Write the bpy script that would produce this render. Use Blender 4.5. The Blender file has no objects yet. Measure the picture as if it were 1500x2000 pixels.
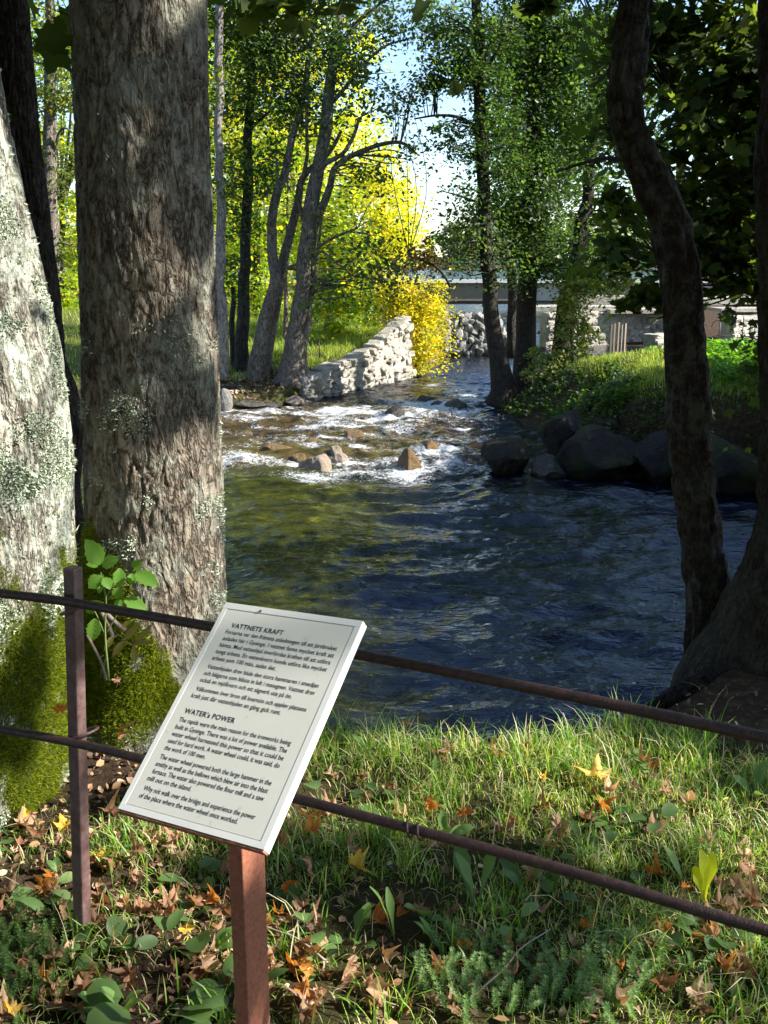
import bpy, math, numpy as np
from mathutils import Vector, Matrix
R_ = math.radians
scene = bpy.context.scene
col = scene.collection

# ------------------------------------------------------------------ camera, world, sun
EYE = 1.6; FPX = 1950.0; PITCH = math.atan(490/FPX)
cam = bpy.data.cameras.new('camera'); camo = bpy.data.objects.new('camera', cam); col.objects.link(camo)
cam.sensor_fit = 'VERTICAL'; cam.sensor_height = 36; cam.lens = 36*FPX/2000
cam.clip_start = 0.05; cam.clip_end = 3000
camo.location = (0, 0, EYE); camo.rotation_euler = (math.pi/2-PITCH, 0, 0)
scene.camera = camo
SUN_AZ = 99.0; SUN_EL = 33.0          # azimuth clockwise from the view direction
S = np.array([math.sin(R_(SUN_AZ))*math.cos(R_(SUN_EL)), math.cos(R_(SUN_AZ))*math.cos(R_(SUN_EL)), math.sin(R_(SUN_EL))])
w = bpy.data.worlds.new('World'); scene.world = w; w.use_nodes = True
nt = w.node_tree; bg = nt.nodes['Background']
sky = nt.nodes.new('ShaderNodeTexSky'); sky.sky_type = 'NISHITA'; sky.sun_disc = False
sky.sun_elevation = R_(SUN_EL); sky.sun_rotation = R_(SUN_AZ); sky.air_density = 1.0; sky.dust_density = 0.4; sky.ozone_density = 2.6
nt.links.new(sky.outputs[0], bg.inputs[0]); bg.inputs[1].default_value = 0.115
sl = bpy.data.lights.new('sun', 'SUN'); sl.energy = 5.0; sl.angle = R_(0.53); sl.color = (1, .95, .86)
so = bpy.data.objects.new('sun', sl); col.objects.link(so)
so.rotation_euler = Vector(S).to_track_quat('Z', 'Y').to_euler()
scene.view_settings.view_transform = 'Standard'; scene.view_settings.look = 'None'
scene.view_settings.exposure = 1.42; scene.view_settings.gamma = 1.0
scene.cycles.use_denoising = True
scene.cycles.max_bounces = 6; scene.cycles.diffuse_bounces = 3; scene.cycles.glossy_bounces = 3
scene.cycles.transmission_bounces = 4; scene.cycles.transparent_max_bounces = 4
scene.cycles.caustics_reflective = False; scene.cycles.caustics_refractive = False
scene.cycles.sample_clamp_indirect = 8

# ------------------------------------------------------------------ helpers
rng = np.random.default_rng(7)
def ray(px, py):
    u = (px-750)/FPX; v = (1000-py)/FPX
    return np.array([u, math.cos(PITCH)+v*math.sin(PITCH), -math.sin(PITCH)+v*math.cos(PITCH)])
def at(px, py, Y):
    d = ray(px, py); return np.array([0, 0, EYE]) + d*(Y/d[1])
def atz(px, py, z):
    d = ray(px, py); return np.array([0, 0, EYE]) + d*((z-EYE)/d[2])
def pxm(py, Y):                                   # metres per photo pixel at depth Y
    return (Y/ray(750, py)[1])/FPX
def _h(ix, iy, iz, s):
    n = (ix*374761393 + iy*668265263 + iz*1274126177 + s*974634777) & 0x7fffffff
    n = ((n ^ (n >> 13))*1103515245 + 12345) & 0x7fffffff
    n = ((n ^ (n >> 15))*48271) & 0x7fffffff
    return (n & 0xffff)/65535.0
def vn(x, y, z=0.0, s=0):
    x, y, z = np.broadcast_arrays(np.asarray(x, float), np.asarray(y, float), np.asarray(z, float))
    xi, yi, zi = np.floor(x).astype(np.int64), np.floor(y).astype(np.int64), np.floor(z).astype(np.int64)
    fx, fy, fz = x-xi, y-yi, z-zi
    fx, fy, fz = [f*f*(3-2*f) for f in (fx, fy, fz)]
    r = 0
    for a in (0, 1):
        for b in (0, 1):
            for c in (0, 1):
                r = r + _h(xi+a, yi+b, zi+c, s)*(fx if a else 1-fx)*(fy if b else 1-fy)*(fz if c else 1-fz)
    return r
def fbm(x, y, z=0.0, o=4, s=0):
    r = 0; a = .5; t = 0
    for k in range(o):
        r = r + a*vn(x*2**k, y*2**k, np.asarray(z)*2**k, s+k*17); t += a; a *= .5
    return r/t
def sstep(a, b, x):
    t = np.clip((np.asarray(x, float)-a)/(b-a), 0, 1); return t*t*(3-2*t)
def mesh(name, V, F, smooth=True, attrs=None):
    V = np.ascontiguousarray(V, dtype=np.float32).reshape(-1, 3)
    if not isinstance(F, (list, tuple)): F = [F]
    F = [np.asarray(f, dtype=np.int32) for f in F if len(f)]
    me = bpy.data.meshes.new(name)
    me.vertices.add(len(V)); me.vertices.foreach_set('co', V.ravel())
    tot = np.concatenate([np.full(len(f), f.shape[1], np.int32) for f in F])
    lv = np.concatenate([f.ravel() for f in F])
    me.loops.add(len(lv)); me.loops.foreach_set('vertex_index', lv)
    me.polygons.add(len(tot))
    me.polygons.foreach_set('loop_start', np.concatenate([[0], np.cumsum(tot)[:-1]]).astype(np.int32))
    me.polygons.foreach_set('loop_total', tot)
    me.polygons.foreach_set('use_smooth', np.full(len(tot), smooth, dtype=bool))
    for k, a in (attrs or {}).items():
        at_ = me.attributes.new(k, 'FLOAT', 'POINT'); at_.data.foreach_set('value', np.ascontiguousarray(a, dtype=np.float32).ravel())
    me.update(); me.validate()
    return me
def root_of(p):
    while p.parent is not None: p = p.parent
    return p
def link(name, me, mat=None, parent=None):
    o = bpy.data.objects.new(name, me); col.objects.link(o)
    if mat is not None and me is not None and len(me.materials) == 0: me.materials.append(mat)
    if parent is not None: o.parent = parent; o.matrix_parent_inverse = Matrix.Translation(-Vector(parent.location)) if parent.parent is None else Matrix.Identity(4)
    return o
def tag(o, label=None, cat=None, group=None, kind=None):
    if label: o['label'] = label
    if cat: o['category'] = cat
    if group: o['group'] = group
    if kind: o['kind'] = kind
    return o
def thing(name, loc, label, cat, group=None):
    o = bpy.data.objects.new(name, None); col.objects.link(o); o.location = tuple(float(v) for v in loc); o.empty_display_size = .1
    return tag(o, label, cat, group)
class MB:                                           # mesh collector
    def __init__(s): s.V = []; s.F = {}; s.n = 0; s.A = []
    def add(s, V, F, a=0.0):
        V = np.asarray(V, float).reshape(-1, 3)
        for f in (F if isinstance(F, list) else [F]):
            f = np.asarray(f, int); s.F.setdefault(f.shape[1], []).append(f+s.n)
        s.V.append(V); s.n += len(V); s.A.append(np.broadcast_to(np.asarray(a, float), (len(V),)))
    def box(s, c, size, rz=0, M=None, jit=0):
        q = np.array([[x, y, z] for x in (-.5, .5) for y in (-.5, .5) for z in (-.5, .5)])*np.asarray(size)
        if jit: q = q + rng.normal(0, jit, q.shape)
        if M is not None: q = q@np.asarray(M).T
        c_, s_ = math.cos(rz), math.sin(rz)
        q = np.stack([q[:, 0]*c_-q[:, 1]*s_, q[:, 0]*s_+q[:, 1]*c_, q[:, 2]], 1)+np.asarray(c)
        s.add(q, np.array([[0, 1, 3, 2], [4, 6, 7, 5], [0, 4, 5, 1], [2, 3, 7, 6], [0, 2, 6, 4], [1, 5, 7, 3]]))
    def tube(s, P, r, n=8, cap=True, sq=None, a=0.0):
        P = np.asarray(P, float); m = len(P); r = np.asarray(r, float); r = r if r.ndim == 2 else np.repeat(np.broadcast_to(r, (m,))[:, None], n, 1)
        T = np.gradient(P, axis=0); T /= np.linalg.norm(T, axis=1)[:, None]+1e-12
        up = np.array([0, 0, 1.]) if abs(T[:, 2]).mean() < .8 else np.array([0, 1., 0])
        A = np.cross(T, up); A /= np.linalg.norm(A, axis=1)[:, None]; B = np.cross(T, A)
        th = np.arange(n)*2*math.pi/n+(math.pi/n if sq else 0)
        V = P[:, None]+r[:, :, None]*(np.cos(th)[None, :, None]*A[:, None]+np.sin(th)[None, :, None]*B[:, None])
        i = np.arange(m-1)[:, None]*n; j = np.arange(n)[None]; k = (j+1) % n
        F = np.stack([i+j, i+k, i+n+k, i+n+j], -1).reshape(-1, 4)
        Fs = [F]
        if cap:
            V = np.concatenate([V.reshape(-1, 3), P[:1], P[-1:]]); c0 = m*n; jj = np.arange(n)
            Fs.append(np.stack([(jj+1) % n, jj, np.full(n, c0)], 1)); Fs.append(np.stack([(m-1)*n+jj, (m-1)*n+(jj+1) % n, np.full(n, c0+1)], 1))
        s.add(V.reshape(-1, 3), Fs, a)
    def mesh(s, name, smooth=True, attr=None):
        return mesh(name, np.concatenate(s.V), [np.concatenate(f) for f in s.F.values()], smooth, {attr: np.concatenate(s.A)} if attr else None)
def spline(P, n):
    P = np.asarray(P, float); m = len(P)
    if m < 3:
        t = np.linspace(0, 1, n)[:, None]; return P[0]*(1-t)+P[-1]*t
    Q = np.vstack([2*P[0]-P[1], P, 2*P[-1]-P[-2]]); t = np.linspace(0, m-1-1e-9, n); i = t.astype(int); f = (t-i)[:, None]
    a, b, c, d = Q[i], Q[i+1], Q[i+2], Q[i+3]
    return .5*((2*b)+(-a+c)*f+(2*a-5*b+4*c-d)*f**2+(-a+3*b-3*c+d)*f**3)

# ------------------------------------------------------------------ materials
class NT:
    def __init__(s, name):
        s.m = bpy.data.materials.new(name); s.m.use_nodes = True; s.t = s.m.node_tree; s.t.nodes.clear()
        s.out = s.n('OutputMaterial')
    def n(s, ty, **kw):
        x = s.t.nodes.new('ShaderNode'+ty)
        for k, v in kw.items(): setattr(x, k, v)
        return x
    def put(s, sock, v):
        if isinstance(v, bpy.types.NodeSocket): s.t.links.new(v, sock)
        elif v is not None:
            if isinstance(v, (tuple, list)) and len(v) == 3 and sock.type == 'RGBA': v = (*v, 1)
            sock.default_value = v
    def coord(s, scale=(1, 1, 1), kind='Object'):
        c = s.n('TexCoord'); m = s.n('Mapping'); s.put(m.inputs['Vector'], c.outputs[kind]); m.inputs['Scale'].default_value = scale; return m.outputs[0]
    def noise(s, vec, scale, detail=5, rough=.55, dist=0.0, out=0):
        x = s.n('TexNoise'); s.put(x.inputs['Vector'], vec); x.inputs['Scale'].default_value = scale; x.inputs['Detail'].default_value = detail
        x.inputs['Roughness'].default_value = rough; x.inputs['Distortion'].default_value = dist; return x.outputs[out]
    def ramp(s, fac, stops, interp='LINEAR'):
        x = s.n('ValToRGB'); s.put(x.inputs[0], fac); r = x.color_ramp; r.interpolation = interp
        while len(r.elements) < len(stops): r.elements.new(.5)
        for e, (p, c) in zip(r.elements, stops):
            e.position = p; e.color = (*c, 1) if isinstance(c, (tuple, list)) else (c, c, c, 1)
        return x.outputs[0]
    def mix(s, f, a, b, mode='MIX'):
        x = s.n('Mix', data_type='RGBA', blend_type=mode); s.put(x.inputs[0], f); s.put(x.inputs[6], a); s.put(x.inputs[7], b); return x.outputs[2]
    def math(s, op, a, b=None, c=None):
        x = s.n('Math', operation=op); s.put(x.inputs[0], a)
        if b is not None: s.put(x.inputs[1], b)
        if c is not None: s.put(x.inputs[2], c)
        return x.outputs[0]
    def attr(s, name):
        x = s.n('Attribute'); x.attribute_name = name; return x.outputs['Fac']
    def rnd(s): return s.n('NewGeometry').outputs['Random Per Island']
    def bump(s, h, dist=.01, strength=1.0, normal=None):
        x = s.n('Bump'); s.put(x.inputs['Height'], h); x.inputs['Distance'].default_value = dist; x.inputs['Strength'].default_value = strength
        if normal is not None: s.put(x.inputs['Normal'], normal)
        return x.outputs[0]
    def bsdf(s, color, rough=.8, normal=None, spec=.5, metallic=0, **kw):
        x = s.n('BsdfPrincipled'); s.put(x.inputs['Base Color'], color); s.put(x.inputs['Roughness'], rough); s.put(x.inputs['Metallic'], metallic)
        s.put(x.inputs['Specular IOR Level'], spec)
        if normal is not None: s.put(x.inputs['Normal'], normal)
        for k, v in kw.items(): s.put(x.inputs[k.replace('_', ' ')], v)
        return x.outputs[0]
    def done(s, sh): s.t.links.new(sh, s.out.inputs[0]); return s.m
def leafmat(name, stops, trans=.45, tmul=1.6, rough=.45, spec=.35, spot=True, tint=(1.15, 1.05, .45)):
    t = NT(name); c = t.ramp(t.rnd(), stops)
    if spot:
        nz = t.noise(t.coord(), 60, 2); c = t.mix(t.math('MULTIPLY', nz, .35), c, (.10, .07, .03), 'MIX')
    b = t.bsdf(c, rough, spec=spec)
    tr = t.n('BsdfTranslucent'); tc = t.mix(1.0, c, tuple(min(v*tmul, 4) for v in tint), 'MULTIPLY'); t.put(tr.inputs[0], tc)
    m = t.n('MixShader'); m.inputs[0].default_value = trans; t.t.links.new(b, m.inputs[1]); t.t.links.new(tr.outputs[0], m.inputs[2])
    return t.done(m.outputs[0])
L_ALDER = leafmat('leaf_alder', [(0, (.022, .055, .016)), (.5, (.042, .095, .024)), (.85, (.075, .14, .03)), (1, (.15, .18, .035))], .5, 2.1, tint=(.95, 1.1, .5))
L_ALDERB = leafmat('leaf_alder_light', [(0, (.04, .085, .015)), (.6, (.085, .15, .02)), (.9, (.17, .2, .025)), (1, (.3, .24, .03))], .55, 2.2)
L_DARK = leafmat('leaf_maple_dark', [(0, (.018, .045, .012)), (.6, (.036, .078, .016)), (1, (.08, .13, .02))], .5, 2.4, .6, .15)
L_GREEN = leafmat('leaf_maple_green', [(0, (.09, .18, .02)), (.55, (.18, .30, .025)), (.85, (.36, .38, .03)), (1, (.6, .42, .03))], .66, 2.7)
L_YELL = leafmat('leaf_yellow', [(0, (.16, .24, .02)), (.4, (.50, .50, .04)), (.85, (.68, .58, .06)), (1, (.70, .42, .03))], .6, 2.1, spot=False, tint=(1.0, 1.05, .6))
L_YGRN = leafmat('leaf_yellowgreen', [(0, (.16, .24, .02)), (.5, (.36, .42, .025)), (1, (.62, .54, .04))], .66, 2.5, spot=False)
L_YBUSH = leafmat('leaf_yellow_bush', [(0, (.12, .20, .02)), (.3, (.30, .34, .03)), (.65, (.54, .49, .035)), (.9, (.68, .55, .06)), (1, (.45, .25, .04))], .5, 2.0, spot=False)
L_SHRUB = leafmat('leaf_shrub_pale', [(0, (.10, .16, .04)), (.6, (.2, .28, .07)), (1, (.36, .40, .12))], .45, 1.6)
L_BROWN = leafmat('leaf_redbrown', [(0, (.05, .035, .012)), (.5, (.10, .07, .015)), (1, (.2, .10, .02))], .45, 1.7)
L_GRASS = leafmat('grass_blade', [(0, (.08, .19, .025)), (.40, (.17, .34, .04)), (.66, (.32, .46, .08)), (.74, (.52, .49, .26)), (1, (.78, .70, .48))], .45, 1.6, spot=False)
L_GRASSF = leafmat('meadow_blade', [(0, (.10, .18, .02)), (.5, (.20, .32, .035)), (.75, (.32, .40, .07)), (1, (.58, .52, .24))], .5, 1.6, spot=False)
L_MOSS = leafmat('moss_frond', [(0, (.05, .075, .006)), (.5, (.15, .20, .010)), (1, (.34, .38, .02))], .45, 1.5, spot=False)
L_HERB = leafmat('herb_leaf', [(0, (.05, .12, .03)), (.6, (.09, .19, .05)), (1, (.16, .27, .09))], .4, 1.5)
L_PALE = leafmat('herb_pale', [(0, (.12, .24, .06)), (.6, (.2, .33, .10)), (1, (.36, .46, .22))], .4, 1.3, spot=False)
L_SAP = leafmat('sapling_leaf', [(0, (.12, .28, .04)), (1, (.2, .38, .06))], .5, 1.5, spot=False)
L_NETTLE = leafmat('nettle_leaf', [(0, (.07, .18, .015)), (.6, (.13, .30, .02)), (1, (.22, .4, .03))], .5, 1.8, spot=False)
def deadleaf(name, a, b, c):
    t = NT(name); v = t.coord(); n = t.noise(v, 45, 6, .7)
    o = t.n('ObjectInfo').outputs['Random']
    cc = t.ramp(t.math('ADD', t.math('MULTIPLY', n, .8), t.math('MULTIPLY', o, .25)), [(.25, a), (.5, b), (.75, c)])
    b_ = t.bsdf(cc, .6, t.bump(n, .002), spec=.3)
    tr = t.n('BsdfTranslucent'); t.put(tr.inputs[0], t.mix(1.0, cc, (1.5, 1.2, .7), 'MULTIPLY'))
    m = t.n('MixShader'); m.inputs[0].default_value = .35; t.t.links.new(b_, m.inputs[1]); t.t.links.new(tr.outputs[0], m.inputs[2]); return t.done(m.outputs[0])
D_BROWN = deadleaf('dead_leaf_brown', (.10, .045, .022), (.27, .14, .075), (.50, .32, .2))
D_ORANGE = deadleaf('dead_leaf_orange', (.24, .06, .01), (.55, .2, .03), (.72, .42, .16))
D_YELLOW = deadleaf('dead_leaf_yellow', (.4, .2, .03), (.62, .42, .05), (.75, .58, .2))
D_TAN = deadleaf('dead_leaf_tan', (.22, .12, .06), (.46, .3, .18), (.62, .46, .32))
def barkmat(name, c1, c2, crack, lich=(.30, .33, .24), la=.5, scale=1.0, dist=.02, zs=.32):
    t = NT(name); v = t.coord((1, 1, zs)); v2 = t.coord()
    w_ = t.noise(v2, 7*scale, 3, out=1); wv = t.n('VectorMath', operation='MULTIPLY_ADD')
    t.put(wv.inputs[0], w_); wv.inputs[1].default_value = (.10/scale,)*3; t.put(wv.inputs[2], v)
    vo = t.n('TexVoronoi', feature='F1'); t.put(vo.inputs['Vector'], wv.outputs[0]); vo.inputs['Scale'].default_value = 26*scale
    vc = t.n('SeparateColor'); t.put(vc.inputs[0], vo.outputs['Color'])
    vs = t.coord((1, 1, zs*.62)); nf_ = t.noise(vs, 26*scale, 5, .6, .25); e = t.math('ABSOLUTE', t.math('SUBTRACT', nf_, .5)); e3 = t.math('ABSOLUTE', t.math('SUBTRACT', t.noise(t.coord((1, 1, zs*1.1)), 15*scale, 4, .55, .5), .5)); e = t.math('MINIMUM', t.math('MINIMUM', t.math('MULTIPLY', e, 11.0), t.math('MULTIPLY', e3, 8.0)), 1.0)
    n1 = t.noise(v2, 60*scale, 8, .7); n2 = t.noise(v2, 6*scale, 5, .6); n3 = t.noise(v2, 22*scale, 6, .75)
    base = t.mix(t.math('ADD', t.math('MULTIPLY', n1, .65), t.math('MULTIPLY', vc.outputs[0], .35)), c1, c2); base = t.mix(t.ramp(n2, [(.35, 0.0), (.65, .55)]), base, tuple(v*.55 for v in c1))
    base = t.mix(t.ramp(e, [(0, 1.0), (.45, 0.0)]), base, crack)
    lm = t.math('MULTIPLY', t.ramp(t.math('ADD', t.math('MULTIPLY', n2, .5), t.math('MULTIPLY', n3, .5)), [(.47, 0.0), (.56, 1.0)]), la)
    base = t.mix(lm, base, lich)
    mo = t.attr('moss'); base = t.mix(mo, base, t.mix(n3, (.03, .045, .006), (.12, .14, .015)))
    h = t.math('ADD', t.math('MULTIPLY', e, .7), t.math('ADD', t.math('MULTIPLY', n1, .35), t.math('MULTIPLY', n3, .3)))
    return t.done(t.bsdf(base, .9, t.bump(h, dist), spec=.2))
B_BIG = barkmat('bark_big', (.13, .10, .072), (.34, .29, .225), (.035, .025, .018), (.42, .44, .36), .38, .95, .02, .42)
B_LICH = barkmat('bark_lichen', (.27, .25, .19), (.45, .43, .36), (.05, .04, .03), (.50, .54, .44), .8, 1.3, .014)
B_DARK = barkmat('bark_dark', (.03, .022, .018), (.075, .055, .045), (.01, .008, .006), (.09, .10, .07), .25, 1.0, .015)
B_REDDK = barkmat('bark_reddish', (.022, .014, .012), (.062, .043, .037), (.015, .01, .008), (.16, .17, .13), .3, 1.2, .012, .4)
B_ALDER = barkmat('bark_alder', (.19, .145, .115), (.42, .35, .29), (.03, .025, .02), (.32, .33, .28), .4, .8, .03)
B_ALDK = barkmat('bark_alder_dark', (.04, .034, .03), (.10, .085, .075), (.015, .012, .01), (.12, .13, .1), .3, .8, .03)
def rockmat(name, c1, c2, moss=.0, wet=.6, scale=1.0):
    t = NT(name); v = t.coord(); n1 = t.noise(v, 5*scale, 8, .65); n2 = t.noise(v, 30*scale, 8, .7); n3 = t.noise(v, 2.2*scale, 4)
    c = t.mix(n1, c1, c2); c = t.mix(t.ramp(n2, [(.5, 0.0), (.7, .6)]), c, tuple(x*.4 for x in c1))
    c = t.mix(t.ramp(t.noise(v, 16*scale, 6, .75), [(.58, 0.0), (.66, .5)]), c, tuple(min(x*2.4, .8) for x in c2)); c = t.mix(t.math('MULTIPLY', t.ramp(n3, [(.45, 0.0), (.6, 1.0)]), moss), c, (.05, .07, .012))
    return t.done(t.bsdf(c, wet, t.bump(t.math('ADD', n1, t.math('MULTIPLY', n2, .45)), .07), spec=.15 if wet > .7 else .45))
K_GREY = rockmat('rock_grey', (.13, .125, .12), (.32, .30, .28), .2, .8)
K_PILE = rockmat('rock_pile_grey', (.22, .21, .20), (.48, .46, .43), .1, .8, 2)
K_WALL = rockmat('rock_wall', (.36, .32, .27), (.62, .57, .5), .2, .85, 1.2)
K_WET = rockmat('rock_wet_dark', (.03, .025, .02), (.10, .085, .07), .1, .22)
K_ORANGE = rockmat('rock_algae_orange', (.10, .055, .02), (.40, .24, .10), .3, .3, 3)
K_TAN = rockmat('rock_tan', (.22, .15, .09), (.55, .46, .36), .1, .45, 2.5)
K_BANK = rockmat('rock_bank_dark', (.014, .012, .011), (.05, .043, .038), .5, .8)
def metal(name, c1, c2, rough=.5, scale=40, spec=.5):
    t = NT(name); v = t.coord(); n = t.noise(v, scale, 8, .7); n2 = t.noise(v, scale*5, 4)
    return t.done(t.bsdf(t.mix(t.ramp(n, [(.35, 0.0), (.7, 1.0)]), c1, c2), rough, t.bump(t.math('ADD', n, n2), .0012), spec=spec))
M_RAIL = metal('iron_rail_rust', (.020, .009, .009), (.068, .032, .027), .5, 60)
M_POST = metal('iron_post_paint', (.075, .036, .032), (.17, .11, .105), .42, 35)
M_CORTEN = metal('corten', (.22, .072, .042), (.36, .145, .088), .75, 120, .3)
t = NT('sign_enamel'); n_ = t.noise(t.coord(), 9, 6, .65); n2_ = t.noise(t.coord(), 55, 3, .5)
SIGN = t.done(t.bsdf(t.mix(t.ramp(n2_, [(.66, 0.0), (.76, .4)]), t.mix(n_, (.62, .61, .54), (.70, .69, .63)), (.36, .30, .18)), .42, spec=.4))
t = NT('sign_frame'); SIGNF = t.done(t.bsdf(t.mix(t.noise(t.coord(), 30, 6, .7), (.66, .66, .62), (.78, .78, .75)), .45))
t = NT('sign_ink'); INK = t.done(t.bsdf((.015, .015, .02), .5))
t = NT('sign_rust'); SIGNR = t.done(t.bsdf(t.ramp(t.noise(t.coord(), 70, 8, .75), [(.4, (.16, .06, .035)), (.55, (.34, .14, .08)), (.66, (.55, .5, .45))]), .8))
t = NT('concrete'); n_ = t.noise(t.coord(), 3, 8, .65)
CONC = t.done(t.bsdf(t.mix(n_, (.30, .28, .25), (.46, .43, .39)), .85, t.bump(n_, .01)))
t = NT('concrete_brown'); CONCB = t.done(t.bsdf(t.mix(t.noise(t.coord(), 3, 8, .65), (.13, .11, .09), (.22, .19, .15)), .85))
t = NT('bridge_edge'); CONCW = t.done(t.bsdf(t.mix(t.noise(t.coord(), 5, 6), (.62, .61, .58), (.76, .75, .72)), .7))
t = NT('green_rail_paint'); GRAIL = t.done(t.bsdf((.08, .27, .22), .45))
t = NT('weathered_wood'); WOOD = t.done(t.bsdf(t.mix(t.noise(t.coord((1, 1, .1)), 30, 6), (.22, .17, .12), (.42, .35, .27)), .85))
# ground: soil, litter, grass colour by attribute
t = NT('soil_and_turf'); v_ = t.coord(); a_ = t.noise(v_, 18, 8, .75); b_ = t.noise(v_, 2.2, 5); c_ = t.noise(v_, 90, 5, .7)
geo_ = t.n('NewGeometry'); soil = t.ramp(a_, [(.3, (.02, .013, .008)), (.52, (.06, .038, .022)), (.68, (.15, .10, .06))])
turf = t.mix(b_, (.05, .085, .012), (.11, .15, .025)); turf = t.mix(t.ramp(c_, [(.45, 0.0), (.65, .7)]), turf, (.16, .13, .06))
GROUND = t.done(t.bsdf(t.mix(t.attr('turf'), soil, turf), .95, t.bump(t.math('ADD', a_, c_), .02), spec=.15))
# water
t = NT('river_water'); v1 = t.coord((1, 2.0, 1)); v0 = t.coord()
fo = t.attr('foam'); nf = t.noise(t.coord((1, 1.5, 1)), 14, 8, .75, .6); nf2 = t.noise(v1, 38, 5, .75)
fm = t.math('ADD', fo, t.math('MULTIPLY', t.math('SUBTRACT', t.math('ADD', t.math('MULTIPLY', nf, .5), t.math('MULTIPLY', nf2, .5)), .5), 3.4))
fm = t.ramp(fm, [(.42, 0.0), (.85, .95)])
fm = t.math('MULTIPLY', fm, t.ramp(fo, [(.0, 0.0), (.12, 1.0)]))
h = t.math('ADD', t.math('MULTIPLY', t.noise(v1, 6, 2, .5, .5), 1.0), t.math('MULTIPLY', t.noise(v1, 26, 3, .5, .3), .16))
h = t.math('ADD', h, t.math('MULTIPLY', t.math('MULTIPLY', nf, fo), 1.2))
nb = t.bump(h, .028, 1.0)
wcol = t.mix(t.attr('olive_reflection'), t.mix(t.noise(v0, .8, 3), (.001, .0018, .005), (.002, .004, .012)), t.ramp(t.noise(v1, 3.2, 5, .6, .4), [(.35, (.008, .010, .003)), (.6, (.04, .045, .006)), (.72, (.11, .11, .012))])); wcol = t.mix(t.math('MULTIPLY', t.attr('shallow'), t.ramp(t.noise(v1, 4, 5, .65), [(.35, .1), (.65, 1.0)])), wcol, (.085, .055, .02))  # olive streaks painted into the left pool in place of reflected trees
water = t.bsdf(wcol, .03, nb, spec=.5, IOR=1.42)
foam = t.bsdf((.76, .79, .82), .5, nb, spec=.4)
ms = t.n('MixShader'); t.t.links.new(fm, ms.inputs[0]); t.t.links.new(water, ms.inputs[1]); t.t.links.new(foam, ms.inputs[2])
WATER = t.done(ms.outputs[0])

# ------------------------------------------------------------------ river outline and terrain
XL = np.array([(2.0, -1.2), (3.3, -1.4), (4.5, -3.5), (6, -5.2), (12, -6.6), (16.5, -6.6), (17.6, -5.2), (18.4, -3.6), (19.2, -2.1), (19.9, -1.72), (21.4, -.65), (23, .43), (24.2, .75), (27, 1.35), (28.4, 1.5), (31, 1.0), (45, -1), (52, -4), (62, -40), (80, -120), (330, -300)])
XR = np.array([(2.0, .9), (3.4, 1.15), (4.0, 1.9), (4.6, 3.2), (6, 4.6), (9, 5.6), (12, 5.7), (13.7, 5.6), (14.1, 4.9), (14.5, 3.4), (14.9, 2.75), (15.8, 2.5), (17.2, 2.2), (18.7, 1.72), (20, 1.9), (22, 2.6), (25, 3.3), (28, 4.1), (35, 5.6), (45, 8), (52, 12), (62, 60), (80, 140), (330, 320)])
LIP = np.array([(-4, 4.2), (-2.2, 3.9), (-1.2, 3.75), (-.6, 3.66), (-.3, 3.54), (.2, 3.46), (.7, 3.48), (1.0, 3.7), (1.5, 4.2), (2.4, 4.5), (4, 4.9)])
def zwater(y):
    return -1.4 + .16*sstep(13.3, 15.5, y) + .10*sstep(15.5, 18.5, y) + .09*sstep(18.5, 23, y) + .10*sstep(23, 28, y) + .05*sstep(28, 40, y)
def land(x, y):
    left = np.interp(y, [0, 3, 12, 17, 19.5, 21, 23, 28, 40, 60, 300], [0, 0, -.4, -.75, -.85, -.62, -.42, -.2, 0, .1, .4])
    left = left + np.clip(-x-4, 0, 30)*.04 + .10*(fbm(x*.5, y*.5, 0, 3, 3)-.5)
    right = np.interp(y, [0, 3.5, 10, 13.5, 15, 17, 19, 22, 30, 34, 45, 300], [0, 0, -.2, -.35, -.1, .12, -.15, -.6, -.95, -.6, .2, .4])
    right = right - .10*sstep(12, 16, y) + .10*np.exp(-((x-4.3)/2.2)**2-((y-17)/1.8)**2) + .06*(fbm(x, y, 0, 3, 5)-.5)
    near = .05*(fbm(x*1.2, y*1.2, 0, 3, 9)-.5) + .025*(fbm(x*7, y*7, 0, 3, 19)-.5)
    k = sstep(5, 9, y); side = sstep(-.5, .5, x-np.interp(y, [0, 16, 24, 60], [0, -1, 1.5, 4]))
    mid = left*(1-side)+right*side
    far = 2.5*sstep(330, 420, y)
    return near*(1-k)+mid*k+far
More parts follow.
